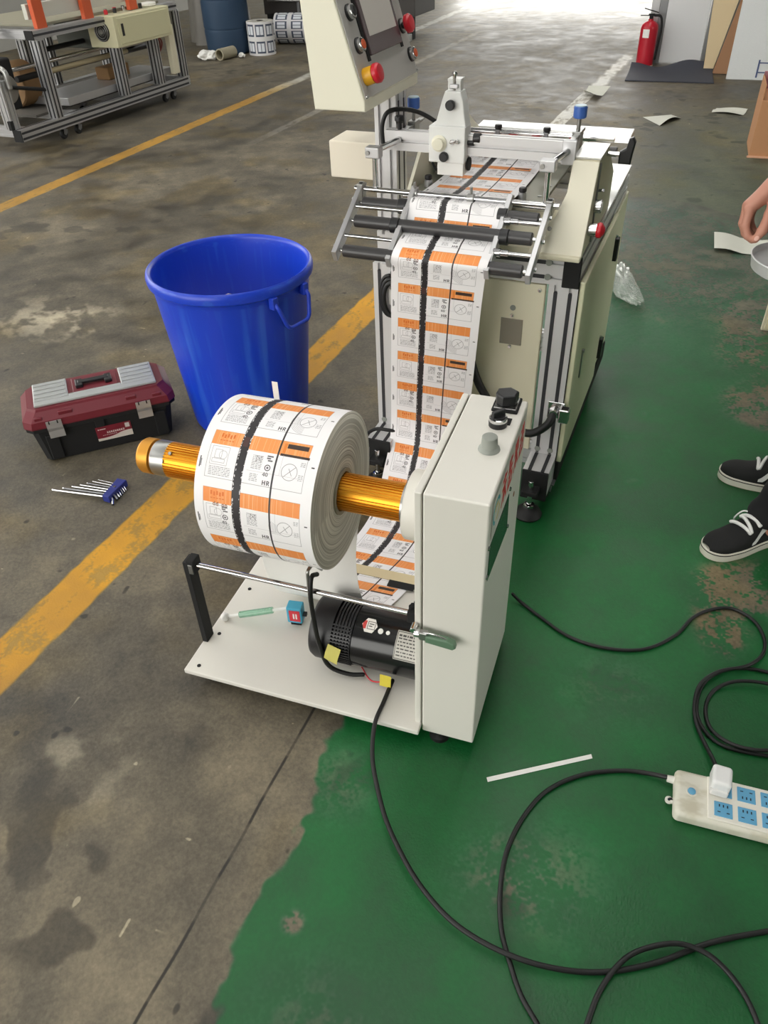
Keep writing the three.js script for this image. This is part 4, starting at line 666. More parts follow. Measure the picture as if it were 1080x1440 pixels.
{
  const t = thing('plug_adapter', 'small white plug block in the first back socket of the power strip', 'plug', [0.346, 0.041, -1.072], R(-3));
  part('block', bx(-0.02, 0.02, 0, 0.042, -0.026, 0.024, 0.008), mat('#e3e3e3', 0.35), t);
  part('lower_lip', bx(-0.0185, 0.0185, 0, 0.02, 0.01, 0.028, 0.005), mat('#d9d8d6', 0.4), t);
}
function sheet(name, corners, bend, m, label, cat, lift = 0.003) {
  const [a, b, c, d] = corners.map(q => V(q[0], 0, q[1])), N = 10;
  const f = o => (u, v) => { const p = a.clone().lerp(b, u).lerp(d.clone().lerp(c, u), v); return [p.x, lift + o + Math.max(0, bend(u, v)), p.z]; };
  const rim = s => grid(N, 1, (u, v) => { const [uu, vv] = s < 2 ? [u, s] : [s - 2, u]; return f(v ? 0.0008 : 0)(uu, vv); });
  return tag(part(name, [grid(N, N, f(0.0008)), grid(N, N, f(0)), rim(0), rim(1), rim(2), rim(3)], m), label, cat);
}
sheet('paper_strip', [[-0.132, -0.967], [0.082, -1.097], [0.086, -1.087], [-0.127, -0.957]], () => 0, M.paper, 'narrow white paper strip on the green floor before the unwinder', 'paper strip', 0.001);
const offWhite = mat('#d3d3c8', 0.75);
sheet('paper_sheet', [[-0.25, -7.37], [-0.03, -7.5], [0.05, -7.38], [-0.1, -7.1]], (u, v) => 0.03 * Math.sin(u * 3) * v, offWhite, 'pale crumpled paper sheet lying nearest the dark doormat, right behind the machine tower', 'paper');
sheet('paper_sheet', [[0.29, -7.66], [0.33, -7.82], [0.58, -7.8], [0.537, -7.579]], (u, v) => 0.012 * Math.sin(u * 6 + v * 3), offWhite, 'flat pale paper sheet on the floor before the white foam board', 'paper');
sheet('paper_sheet', [[-0.85, -8.2], [-0.82, -8.35], [-0.62, -8.36], [-0.7, -7.98]], (u, v) => 0.05 * Math.abs(u - 0.45) * 1.6, offWhite, 'curled pale paper scrap at the end of the white floor line', 'paper');
sheet('paper_sheet', [[0.323, -4.617], [0.6, -4.6], [0.6, -4.38], [0.324, -4.364]], (u, v) => 0.02 * (1 - u) * (1 - u) + 0.008 * Math.sin(u * 7), offWhite, 'off-white paper sheet on the floor beyond the hand', 'paper');
{
  // crumpled clear bag
  const g = new THREE.IcosahedronGeometry(1, 5), p = g.attributes.position;
  for (let i = 0; i < p.count; i++) { const x = p.getX(i), y = p.getY(i), z = p.getZ(i), n = fbm(x * 3 + 20, z * 3 + y * 2 + 9, 4), c = Math.abs(vn(x * 7 + 50, z * 6 + y * 5) - 0.5); const r = 0.8 + 0.5 * (n - 0.5) - 0.35 * c; const w = 0.62 + 0.38 * sm(-1, 0.4, z); p.setXYZ(i, x * r * 0.085 * w + 0.03 * z * z, Math.max(0.001, 0.04 + y * r * 0.045), z * r * 0.33); }
  g.computeVertexNormals();
  const o = part('plastic_bag', smoothed(g, 25), new THREE.MeshPhysicalMaterial({ color: '#e9eee9', roughness: 0.22, transmission: 0.8, thickness: 0, specularIntensity: 1 }));
  o.position.set(-0.09, 0, -3.74); o.rotation.y = R(14); tag(o, 'crumpled clear plastic bag on the green floor beside the machine door', 'plastic bag');
}

// ---------------------------------------------------------------- things at the far right: extinguisher, door, boards, cartons
{
  const t = thing('fire_extinguisher', 'red fire extinguisher standing by the white door', 'extinguisher', [-0.41, 0, -9.75]);
  part('cylinder', lathe([[0, 0], [0.08, 0], [0.086, 0.006], [0.088, 0.02], [0.088, 0.34], [0.08, 0.375], [0.05, 0.4], [0.026, 0.41], [0.026, 0.425], [0, 0.425]], V(0, 0, 0), V(0, 1, 0), 36), mat('#b3192c', 0.3), t);
  part('base_ring', lathe([[0.07, 0], [0.09, 0], [0.09, 0.01], [0.07, 0.01]], V(0, 0.0, 0), V(0, 1, 0), 30), M.creamLight, t);
  const v = part('valve', [rod(V(0, 0.42, 0), V(0, 0.46, 0), 0.02), bx(-0.03, 0.03, 0.45, 0.47, -0.012, 0.012, 0.004)], M.blackMatt, t);
  part('lever', bx(-0.1, 0.05, 0.472, 0.48, -0.01, 0.01, 0.003).rotateZ(-0.25).translate(-0.1, 0.03, 0), M.blackMatt, v); part('lever', bx(-0.11, 0.02, 0.45, 0.457, -0.01, 0.01, 0.003), M.blackMatt, v);
  part('hose', tube([[0.03, 0.455, 0], [0.09, 0.45, 0.02], [0.115, 0.38, 0.03], [0.11, 0.2, 0.03], [0.1, 0.07, 0.02]], 0.012, 30, 10), M.blackMatt, t, 'black hose'); 
  part('paper_tag', grid(6, 1, (u, w) => [Math.sin(R(-40 + 45 * u)) * 0.089, 0.265 + 0.075 * w, Math.cos(R(-40 + 45 * u)) * 0.089]), M.paper, t, 'white inspection tag');
}
struct('wall_inner', [bx(-0.42, -0.34, 0, 3.0, -0.12, 0), bx(0.24, 3.6, 0, 3.0, -0.12, 0), bx(-0.34, 0.24, 2.3, 3.0, -0.12, 0)], plaster, 0).position.set(0, 0, -10.05);
{
  const t = thing('door_1', 'white door panel in a grey metal frame', 'door', [-0.32, 0, -9.96]); delete t.userData.category; t.userData.kind = 'structure';
  part('door_leaf', bx(0.05, 0.47, 0.015, 2.2, -0.03, 0.06, 0.006), mat('#dfe0e2', 0.4), t);
  for (const [a, b, m] of [[-0.11, -0.03, M.alu], [-0.03, 0.05, M.aluDark], [0.475, 0.51, M.aluDark], [0.51, 0.545, M.blackMatt]]) part('frame_bar', bx(a, b, 0, 2.28, -0.06, 0.06, 0.004), m, t);
  part('frame_bar', bx(-0.11, 0.545, 2.2, 2.28, -0.06, 0.06, 0.004), M.alu, t);
  part('rubble', [bx(0.38, 0.44, 0, 0.03, 0.07, 0.11, 0.01), bx(0.46, 0.5, 0, 0.022, 0.09, 0.12, 0.008)], mat('#8a6b52', 0.9), t); t.children.at(-1).userData.kind = 'stuff';
}
{
  const g = grid(24, 8, (u, v) => { const x = -0.53 + u * (0.8 + 0.03 * v), z = -9.56 + 0.68 * v - 0.12 * u * (1 - v); return [x, 0.012 + 0.05 * Math.pow(1 - v, 6) * (0.5 + 0.5 * Math.cos(u * 9)) + 0.04 * Math.pow(1 - v, 4) * u * u, z]; });
  const b = g.clone().translate(0, -0.01, 0);
  tag(part('door_mat', [g, b, grid(24, 1, (u, v) => [-0.53 + u * 0.83, 0.002 + 0.01 * v, -8.88])], mat('#3a3c46', 0.8)), 'dark grey rubber mat on the floor before the white door', 'mat');
}
tag(part('cardboard_sheet', ext([[0.19, 0.0], [0.285, 0.0], [0.52, 1.3], [0.12, 1.3]], 0.015, 0.002).rotateX(R(-6)).translate(0, 0.03, -9.5), mat('#d8c49e', 0.85)), 'tall cream cardboard sheet leaning between the door and the foam board', 'cardboard');
tag(part('cardboard_sheet', ext([[0.28, 0.0], [0.425, 0.0], [0.52, 1.1], [0.5, 1.1]], 0.02, 0.002).rotateX(R(-6)).translate(0, 0.002, -9.4), mat('#a1795a', 0.85)), 'brown cardboard wedge leaning behind the white foam board', 'cardboard');
{
  const emboss = dataTex(512, 512, (u, v) => { const r = Math.floor(v * 34), e = Math.min(Math.abs((v * 34) % 1 - 0.5), Math.abs((u * 14 + (r % 2) * 0.5) % 1 - 0.5)); const q = sm(0.5, 0.4, e + 0.0) * 200 + 40 * vn(u * 90, v * 90); return [q, q, q]; }, false);
  const t = thing('foam_board', 'white foam board with a brick-like embossed face standing at the far right', 'board', [0.41, 0, -9.13]);
  const fm = new THREE.MeshStandardMaterial({ color: '#d9dcdc', roughness: 0.7, bumpMap: emboss, bumpScale: 0.004 });
  part('panel', bx(0, 1.6, 0.0, 1.5, -0.05, 0, 0.004).rotateX(R(-3)), fm, t);
  const blue = mat('#4b5a80', 0.6);
  part('printed_mark', [bx(0.26, 0.275, 0.02, 0.17, 0.001, 0.0035), bx(0.275, 0.6, 0.14, 0.15, 0.001, 0.0035), bx(0.275, 0.6, 0.06, 0.07, 0.001, 0.0035)].map(g => g.rotateX(R(-3))), blue, t, 'dark blue printed mark');
}
{
  const t = thing('carton', 'brown cardboard carton with an open flap on the floor at the far right', 'carton', [0.545, 0, -6.3]);
  const kraft = mat('#bb8a63', 0.85);
  part('box', bx(0, 0.6, 0.0, 0.36, -0.42, 0, 0.004), kraft, t); 
  part('flap', bx(0, 0.6, 0, 0.006, 0, 0.13).rotateX(R(-62)).translate(0, 0.36, -0.42), mat('#b08088', 0.85), t); part('flap', bx(0.0, 0.006, 0.36, 0.45, -0.4, -0.02).rotateZ(0), kraft, t);
  part('bottom_edge', bx(-0.012, 0.4, 0.0, 0.012, -0.002, 0.02, 0.003), mat('#cfa184', 0.85), t);
}
{
  const t = thing('cream_panel', 'cream sheet metal panel standing on edge behind the hand', 'panel', [0.525, 0, -3.46]);
  part('sheet', bx(0, 0.5, 0.0, 0.34, -0.02, 0, 0.004), M.cream, t);
  part('folded_edge', bx(0.012, 0.49, 0.012, 0.33, -0.001, 0.008, 0.003), mat('#d6d0b2', 0.45), t);
  part('stand', bx(0.2, 0.3, 0.0, 0.02, -0.16, -0.015, 0.003), M.aluDark, t);
}

// ---------------------------------------------------------------- things at the far left
{
  const t = thing('blue_drum', 'dull blue plastic drum under a dark cover in the corner', 'drum', [-5.45, 0, -9.95]);
  part('drum_body', lathe([[0, 0], [0.25, 0], [0.27, 0.02], [0.28, 0.25], [0.272, 0.27], [0.28, 0.29], [0.28, 0.55], [0.272, 0.57], [0.28, 0.59], [0.27, 0.8], [0.25, 0.82], [0, 0.82]], V(0, 0, 0), V(0, 1, 0), 40), mat('#27405a', 0.6), t);
  part('cover', lathe([[0, 0.05], [0.26, 0.03], [0.3, 0], [0.305, -0.06], [0.29, -0.08]].reverse(), V(0, 0.84, 0), V(0, 9, 0), 24), M.blackMatt, t);
}
{
  const t = thing('wrapped_column', 'column wrapped in dull grey plastic sheet behind the aluminium cart', 'column', [-6.0, 0, -10.8]);
  const g = grid(48, 24, (u, v) => { const a = u * Math.PI * 2, r = 0.3 + 0.04 * Math.sin(a * 7 + v * 3) + 0.03 * fbm(u * 20, v * 6, 3) + 0.08 * Math.pow(1 - v, 3); return [Math.cos(a) * r, v * 2.6, Math.sin(a) * r]; });
  part('plastic_sheet', g, mat('#77746f', 0.45), t); part('core', rod(V(0, 0, 0), V(0, 2.7, 0), 0.2), mat('#55534f', 0.8), t);
  part('loose_cable', tube([[0.3, 1.3, 0.2], [0.4, 0.8, 0.28], [0.34, 0.6, 0.32], [0.42, 0.45, 0.33], [0.36, 0.1, 0.34]], 0.025, 30, 8), M.blackMatt, t);
}
const frameArt = canvasTex(512, 256, (c, W, H) => { c.fillStyle = '#e4e2e4'; c.fillRect(0, 0, W, H); for (let i = 0; i < 4; i++) for (let j = 0; j < 2; j++) { const x = i * 128 + 12, y = j * 128 + 18; c.fillStyle = '#4c5568'; c.fillRect(x, y, 104, 92); c.fillStyle = '#e6e9f0'; c.fillRect(x + 12, y + 14, 36, 64); c.fillRect(x + 56, y + 14, 36, 64); } }, true);
function smallRoll(x, y, z, r, w, standing, label) {
  const t = thing('label_roll', label, 'label roll', [x, y, z], standing ? 0 : R(8), 'label rolls in the corner');
  const m = new THREE.MeshStandardMaterial({ map: frameArt, roughness: 0.6 });
  const g = grid(48, 1, (u, v) => { const a = u * Math.PI * 2; return standing ? [Math.sin(a) * r, v * w, Math.cos(a) * r] : [(v - 0.5) * w, Math.sin(a) * r, Math.cos(a) * r]; });
  const uv = g.attributes.uv; for (let i = 0; i < uv.count; i++) standing ? uv.setXY(i, uv.getX(i) * 2, uv.getY(i)) : uv.setXY(i, uv.getX(i) * 2.5, uv.getY(i));
  part('printed_face', g, m, t);
  const e = s => { const q = new THREE.RingGeometry(0.045, r * 0.999, 40, 1); return standing ? q.rotateX(-Math.PI / 2).translate(0, s * w, 0) : q.rotateY(Math.PI / 2).translate((s - 0.5) * w, 0, 0); };
  part('wound_paper', [e(0), e(1)], rollSide, t);
  part('paper_core', standing ? rod(V(0, 0.002, 0), V(0, w - 0.01, 0), 0.046) : rod(V(-w / 2 + 0.005, 0, 0), V(w / 2 - 0.005, 0, 0), 0.046), mat('#6f6250', 0.9), t);
}
smallRoll(-4.98, 0, -9.92, 0.165, 0.35, true, 'standing white label roll with dark framed labels beside the blue drum');
smallRoll(-4.93, 0.17, -10.75, 0.17, 0.42, false, 'white label roll with dark framed labels lying on its side');
{
  const t = thing('cardboard_tube', 'short pale cardboard tube lying on the floor before the blue drum', 'tube', [-5.27, 0.062, -9.48], R(-12));
  part('tube_wall', lathe([[0.048, 0], [0.062, 0], [0.062, 0.26], [0.048, 0.26], [0.048, 0]], V(0, 0, 0.1), V(0, 0, -9), 36), mat('#a39c86', 0.8), t);
}
function crumple(x, z, sx, sy, sz, k, m, label, cat) { const g = new THREE.IcosahedronGeometry(1, 4), p = g.attributes.position; for (let i = 0; i < p.count; i++) { const q = 0.75 + 0.6 * (vn(p.getX(i) * 3 + k, p.getZ(i) * 3 + p.getY(i) * 3 + k) - 0.3); p.setXYZ(i, p.getX(i) * q * sx, Math.max(0, sy * 0.8 + p.getY(i) * q * sy), p.getZ(i) * q * sz); } g.computeVertexNormals(); const o = part('crumpled_paper', smoothed(g, 20), m); o.position.set(x, 0, z); tag(o, label, cat); }
crumple(-5.47, -9.42, 0.13, 0.06, 0.1, 5, M.paper, 'crumpled white paper on the floor beside the cardboard tube', 'paper');
crumple(-5.12, -9.62, 0.05, 0.03, 0.04, 9, M.paper, 'tiny white paper scrap on the floor beside the standing label roll', 'paper');
{
  const t = thing('dark_machine', 'dark grey machine with thin steel bars behind the label rolls', 'machine', [-5.0, 0, -11.3], HALL);
  const dm = mat('#3b3735', 0.6);
  part('frame_box', bx(-0.6, 1.6, 0.25, 1.6, -0.8, 0, 0.01), dm, t);
  for (const x of [-0.55, 0.45, 1.5]) part('leg', bx(x, x + 0.08, 0, 0.26, -0.08, 0.02, 0.004), M.blackMatt, t);
  for (const y of [0.42, 0.56]) part('bar', rod(V(-0.5, y, 0.06), V(1.2, y, 0.06), 0.015), M.steel, t);
  part('upright', bx(-0.06, -0.02, 0.1, 1.2, 0.02, 0.06, 0.003), M.aluDark, t); part('upright', bx(0.55, 0.58, 0.1, 1.2, 0.02, 0.06, 0.003), M.alu, t);
  part('floor_rail', bx(0.7, 1.6, 0.0, 0.08, 0.1, 0.16, 0.004), M.steel, t); part('floor_rail', bx(0.7, 1.6, 0.1, 0.16, 0.02, 0.08, 0.004), M.steel, t);
}
// aluminium cart (local axes: x to its right side, front at z = 0)
{
  const t = thing('aluminium_cart', 'aluminium profile cart on castors with a cream control box and orange uprights', 'machine cart', [-4.8, 0, -5.25], R(-4));
  const P = (n, g, m, l, par = t) => part(n, g, m, par, l);
  const b = P('base_beam', along(-0.08, 0.085, -2.33, 0, 0.08, 0.08), M.alu); P('end_cap', bx(-0.082, 0.001, 0.083, 0.167, 0.0, 0.006), M.blackMatt, null, b);
  P('slot_strip', bx(-0.0015, 0.001, 0.097, 0.113, -2.3, -0.005), M.slot, null, b); P('slot_strip', bx(-0.0015, 0.001, 0.137, 0.153, -2.3, -0.005), M.slot, null, b); P('slot_strip', bx(-0.068, -0.052, 0.164, 0.166, -2.3, -0.005), M.slot, null, b);
  P('base_beam', along(-1.1, 0.085, -2.33, -0.1, 0.08, 0.08), M.alu);
  for (const z of [-0.14, -0.75, -1.5, -2.3]) P('cross_beam', across(-1.02, -0.08, 0.085, z, 0.08, 0.04), M.alu);
  for (const [x, z, h] of [[-0.08, -0.42, 0.72], [-0.08, -1.32, 0.56], [-0.08, -1.85, 0.56], [-0.08, -2.24, 0.72], [-1.1, -0.42, 0.8], [-1.1, -1.6, 0.8], [-0.6, -0.8, 0.66], [-0.55, -1.75, 0.66]]) {
    const p = P('post', profile(0.08, 0.08, h - 0.165).rotateX(-Math.PI / 2).translate(x, 0.165, z), M.alu);
    P('slot_strip', bx(x + 0.012, x + 0.028, 0.17, h - 0.01, z - 0.002, z + 0.001), M.slot, null, p); P('slot_strip', bx(x + 0.052, x + 0.068, 0.17, h - 0.01, z - 0.002, z + 0.001), M.slot, null, p);
    P('slot_strip', bx(x + 0.079, x + 0.081, 0.17, h - 0.01, z - 0.028, z - 0.012), M.slot, null, p); P('slot_strip', bx(x + 0.079, x + 0.081, 0.17, h - 0.01, z - 0.068, z - 0.052), M.slot, null, p);
  }
  P('short_post', upright(-0.16, -0.01, 0.165, 0.5, 0.08, 0.08), M.alu); P('post_bracket', bx(-0.1, -0.07, 0.166, 0.23, -0.02, 0.012), M.blackMatt);
  for (const z of [-0.07]) P('elbow', tube([[-0.14, 0.5, z], [-0.12, 0.58, z], [-0.06, 0.56, z], [-0.05, 0.45, z]], 0.02, 24, 10), M.steel);
  const tb = P('top_beam', along(-0.08, 0.72, -2.3, -0.4, 0.08, 0.06), M.alu); P('slot_strip', bx(-0.0015, 0.001, 0.742, 0.758, -2.3, -0.4), M.slot, null, tb); P('end_cap', bx(-0.081, 0.001, 0.719, 0.782, -0.4, -0.392), M.blackMatt, null, tb);
  P('top_beam', along(-1.1, 0.72, -2.3, -0.4, 0.08, 0.06), M.alu); P('cross_beam', across(-1.02, -0.08, 0.72, -0.48, 0.06, 0.06), M.alu); P('cross_beam', across(-1.02, -0.08, 0.72, -1.6, 0.06, 0.06), M.alu);
  P('deck', bx(-1.0, -0.12, 0.78, 0.8, -2.2, -0.6, 0.004), mat('#8d8a78', 0.6));
  P('drip_tray', bx(-0.5, -0.1, 0.2, 0.26, -2.2, -0.7, 0.005), M.alu); P('lower_panel', bx(-0.9, -0.2, 0.167, 0.185, -2.1, -0.4), mat('#5d5a55', 0.7));
  for (const z of [-0.62, -1.18, -1.78]) P('orange_upright', ext([[-0.02, 0.78], [0.02, 0.78], [0.02, 1.6], [-0.02, 1.6]], 0.11, 0.004).translate(-0.06, 0, z), M.orange, 'orange-red painted upright');
  P('slotted_bar', bx(-0.14, -0.1, 0.84, 0.94, -2.2, -0.5, 0.004), mat('#c9c8bd', 0.5)); P('tilted_bar', bx(-0.03, 0.03, -0.02, 0.5, -0.03, 0.03, 0.003).rotateX(R(-24)).translate(-0.35, 0.66, -0.3), M.aluDark);
  for (const [y, z0, z1, r, m, x] of [[0.52, -0.2, -1.5, 0.016, M.chrome, -0.25], [0.46, -0.6, -1.7, 0.02, mat('#a79a7c', 0.5), -0.2], [0.42, -0.5, -2.3, 0.025, M.black, -0.4], [0.56, -0.9, -2.1, 0.02, M.black, -0.5]]) P('guide_bar', rod(V(x, y, z0), V(x, y, z1), r), m);
  P('brace', rod(V(-0.2, 0.46, -0.05), V(-0.02, 0.36, -0.5), 0.014), M.blackMatt);
  P('kraft_roll', rod(V(-0.55, 0.36, -0.55), V(-0.55, 0.36, -0.75), 0.17, 0.17, 36), mat('#8b6c49', 0.8)); P('wood_block', bx(-0.4, -0.25, 0.26, 0.36, -1.75, -1.45, 0.01), mat('#8f6d46', 0.8));
  P('drive_block', bx(-0.45, -0.2, 0.26, 0.62, -0.3, -0.06, 0.02), M.blackMatt); P('drive_wheel', rod(V(-0.2, 0.42, -0.16), V(-0.16, 0.42, -0.16), 0.1, 0.1, 28), M.steel); P('motor_block', bx(-0.8, -0.3, 0.5, 0.7, -2.2, -1.5, 0.01), mat('#4a4d45', 0.6));
  P('pale_chute', bx(-0.02, 0.03, 0.22, 0.62, -2.15, -2.06, 0.006), M.cream); P('red_hoses', [0, 1, 2].map(i => tube([[-0.06 - i * 0.02, 0.6, -1.9], [-0.03, 0.5, -1.96 - i * 0.03], [-0.08, 0.36, -1.98]], 0.007, 16, 6)), mat('#7c2d28', 0.5));
  for (const [x, z] of [[-0.04, -0.5], [-0.04, -0.68], [-0.04, -1.95], [-0.04, -2.08], [-1.06, -0.5], [-1.06, -2.0], [-0.5, -1.3]]) caster(t, x, z, 0.085, 0.036);
  // control box
  const c = P('control_box', bx(-0.2, 0.09, 0.55, 0.78, -2.05, -1.25, 0.006), mat('#d5d1ae', 0.5), 'long cream control box');
  P('box_door', bx(0.089, 0.096, 0.57, 0.76, -2.02, -1.29, 0.003), mat('#d0cca6', 0.5), null, c); P('door_slot', bx(0.095, 0.099, 0.63, 0.72, -1.36, -1.33, 0.002), M.black, null, c);
  const f = P('fan_guard', rod(V(-0.05, 0.67, -1.252), V(-0.05, 0.67, -1.24), 0.075, 0.075, 28), M.black, 'black round fan guard', c);
  for (const r of [0.03, 0.05, 0.068]) P('guard_ring', new THREE.TorusGeometry(r, 0.0035, 6, 28).translate(-0.05, 0.67, -1.237), M.steel, null, f); P('fan_hub', rod(V(-0.05, 0.67, -1.24), V(-0.05, 0.67, -1.232), 0.02), M.steel, null, f);
  for (let i = 0; i < 9; i++) { const k = P('panel_knob', rod(V(-0.06 - 0.05 * (i % 2), 0.78, -1.36 - i * 0.06), V(-0.06 - 0.05 * (i % 2), 0.815, -1.36 - i * 0.06), 0.016), [M.red, M.chrome, M.black][i % 3], null, c); void k; }
  P('box_cap', bx(-0.12, -0.02, 0.78, 0.81, -2.03, -1.92, 0.01), M.paper, null, c);
}

// ---------------------------------------------------------------- person at the right edge: hand with a metal dish, shoes and trousers in view
const seg = (p, b) => { const ax = b[0], ay = b[1], az = b[2], dx = b[3] - ax, dy = b[4] - ay, dz = b[5] - az; const px = p[0] - ax, py = p[1] - ay, pz = p[2] - az; const L = dx * dx + dy * dy + dz * dz; let t = L ? (px * dx + py * dy + pz * dz) / L : 0; t = t < 0 ? 0 : t > 1 ? 1 : t; const x = px - dx * t, y = py - dy * t, z = pz - dz * t; return Math.sqrt(x * x + y * y + z * z) - (b[6] + (b[7] - b[6]) * t); };
function blend(groups) {                        // groups: [[bones, k], ...]: bones joined softly by k, groups joined softly by 8 mm
  const one = (p, bones, k) => { let d = 1e3; for (const b of bones) { const e = seg(p, b); if (d > 900) d = e; else if (Math.abs(d - e) < k) { const h = k - Math.abs(d - e); d = Math.min(d, e) - h * h / (4 * k); } else d = Math.min(d, e); } return d; };
  return p => { let d = 1e3; for (const [bones, k, gk = 0.01] of groups) { const e = one(p, bones, k); if (d > 900) d = e; else { const q = gk, h = q - Math.abs(d - e); d = Math.min(d, e) - (h > 0 ? h * h / (4 * q) : 0); } } return d; };
}
function fieldMesh(f, lo, hi, res) {
  const mc = new MarchingCubes(res, M.white, false, false, 200000), h = res / 2, c = [0, 1, 2].map(i => (lo[i] + hi[i]) / 2), s = [0, 1, 2].map(i => (hi[i] - lo[i]) / 2), p = [0, 0, 0];
  let q = 0;
  for (let z = 0; z < res; z++) for (let y = 0; y < res; y++) for (let x = 0; x < res; x++) { p[0] = c[0] + (x - h) / h * s[0]; p[1] = c[1] + (y - h) / h * s[1]; p[2] = c[2] + (z - h) / h * s[2]; mc.field[q++] = -f(p); }
  mc.isolation = 0; mc.update();
  const n = mc.count, pos = new Float32Array(n * 3), nor = new Float32Array(n * 3), e = 0.0015;
  for (let i = 0; i < n; i++) {
    const a = [0, 1, 2].map(k => c[k] + mc.positionArray[i * 3 + k] * s[k]);
    pos.set(a, i * 3);
    const g = [0, 1, 2].map(k => { const u = [...a], v = [...a]; u[k] += e; v[k] -= e; return f(u) - f(v); }), L = Math.hypot(...g) || 1;
    nor.set(g.map(v => v / L), i * 3);
  }
  const g = new THREE.BufferGeometry();
  g.setAttribute('position', new THREE.BufferAttribute(pos, 3)); g.setAttribute('normal', new THREE.BufferAttribute(nor, 3));
  return prep(g);
}
{
  const O = [0.6, 0, -2.15], t = thing('person', 'person in dark trousers and black canvas shoes holding a round metal dish', 'person', O);
  const back = g => g.translate(-O[0], -O[1], -O[2]);
  const skin = mat('#b98370', 0.55), cloth = mat('#0c0d11', 0.9), shirt = mat('#3a3f4a', 0.85);
  const body = [[
    [0.70, 0.95, -2.07, 0.70, 0.95, -2.22, 0.1, 0.1], [0.70, 0.95, -2.145, 0.67, 1.28, -2.145, 0.115, 0.125], [0.665, 1.28, -2.05, 0.665, 1.28, -2.24, 0.11, 0.11], [0.655, 1.4, -1.99, 0.655, 1.4, -2.29, 0.062, 0.062],
    [0.645, 1.42, -2.14, 0.60, 1.54, -2.14, 0.06, 0.052],
    [0.70, 0.92, -2.05, 0.63, 0.5, -2.02, 0.083, 0.056], [0.63, 0.5, -2.02, 0.48, 0.09, -1.99, 0.054, 0.037], [0.495, 0.07, -2.0, 0.39, 0.044, -1.93, 0.03, 0.014],
    [0.70, 0.92, -2.24, 0.65, 0.5, -2.25, 0.083, 0.056], [0.65, 0.5, -2.25, 0.585, 0.09, -2.265, 0.054, 0.037], [0.595, 0.07, -2.258, 0.45, 0.044, -2.288, 0.03, 0.014],
    [0.655, 1.4, -2.30, 0.525, 1.12, -2.41, 0.052, 0.042], [0.655, 1.4, -1.98, 0.63, 1.1, -1.88, 0.052, 0.042]], 0.05];
  // a hand: wrist, knuckle line, finger chains (each bends down round the rim), thumb from the side of the palm
  const hand = (W, E, K, D1, D2, D3, T, s = 1) => {
    const palm = K.map(k => [...W.map((w, i) => w + (k[i] - w) * 0.2), ...k, 0.017 * s, 0.0115 * s]);
    const fingers = K.map((k, i) => { const l = [0.9, 1, 0.94, 0.76][i] * s, a = k.map((v, j) => v + D1[j] * 0.042 * l), b = a.map((v, j) => v + D2[j] * 0.027 * l), c = b.map((v, j) => v + D3[j] * 0.02 * l); return [[[...k, ...a, 0.0118, 0.0102], [...a, ...b, 0.0102, 0.0092], [...b, ...c, 0.0092, 0.0074]], 0.004, 0.005]; });
    const th = [[[...T[0], ...T[1], 0.018, 0.0138], [...T[1], ...T[2], 0.0134, 0.0118], [...T[2], ...T[3], 0.0118, 0.0088]], 0.006, 0.008];
    return [[[[...E, ...W, 0.041, 0.0255], [...W, ...W.map((w, i) => w + (K[1][i] - w) * 0.3), 0.0255, 0.021], ...palm], 0.022], ...fingers, th];
  };
  const Wr = [0.297, 0.952, -2.255], Er = [0.525, 1.12, -2.41];
  const Kr = [[0.222, 0.893, -2.168], [0.217, 0.897, -2.192], [0.222, 0.893, -2.215], [0.235, 0.884, -2.236]];
  const right = blend(hand(Wr, Er, Kr, [-0.05, -0.97, 0.25], [0.42, -0.85, 0.28], [0.75, -0.55, 0.25], [[0.284, 0.925, -2.215], [0.272, 0.885, -2.172], [0.262, 0.853, -2.148], [0.25, 0.832, -2.138]]));
  const Wl = [0.525, 0.915, -1.99], El = [0.63, 1.1, -1.88];
  const Kl = [[0.452, 0.855, -2.072], [0.468, 0.858, -2.055], [0.484, 0.855, -2.038], [0.498, 0.846, -2.022]];
  const left = blend(hand(Wl, El, Kl, [-0.25, -0.9, -0.35], [-0.5, -0.75, -0.42], [-0.6, -0.5, -0.5], [[0.498, 0.888, -2.03], [0.462, 0.87, -2.085], [0.442, 0.845, -2.11], [0.43, 0.825, -2.125]]));
  const hc = [0.565, 1.645, -2.14];
  const head = blend([[[[hc[0], hc[1] + 0.02, hc[2], hc[0] + 0.03, hc[1] + 0.02, hc[2], 0.082, 0.085], [hc[0] - 0.03, hc[1] - 0.07, hc[2], hc[0] - 0.01, hc[1] - 0.03, hc[2], 0.05, 0.066], [0.6, 1.53, -2.14, hc[0] + 0.02, hc[1] - 0.05, hc[2], 0.052, 0.056]], 0.05],
    [[[hc[0] - 0.083, hc[1] + 0.0, hc[2], hc[0] - 0.099, hc[1] - 0.032, hc[2], 0.007, 0.011], [hc[0] - 0.078, hc[1] - 0.066, hc[2] - 0.018, hc[0] - 0.078, hc[1] - 0.066, hc[2] + 0.018, 0.008, 0.008], ...[-1, 1].map(s => [hc[0] + 0.015, hc[1] + 0.015, hc[2] + s * 0.082, hc[0] + 0.01, hc[1] - 0.025, hc[2] + s * 0.078, 0.013, 0.009]), ...[-1, 1].map(s => [hc[0] - 0.072, hc[1] + 0.022, hc[2] + s * 0.018, hc[0] - 0.064, hc[1] + 0.024, hc[2] + s * 0.045, 0.009, 0.008])], 0.006, 0.02]]);
  const parts = [fieldMesh(blend([body]), [0.3, -0.02, -2.45], [0.86, 1.56, -1.84], 112), fieldMesh(right, [0.19, 0.78, -2.47], [0.58, 1.17, -2.1], 118), fieldMesh(left, [0.39, 0.76, -2.16], [0.69, 1.16, -1.82], 84), fieldMesh(head, [0.44, 1.47, -2.26], [0.7, 1.78, -2.02], 76)];
  part('body', back(mergeGeometries(parts)), skin, t);
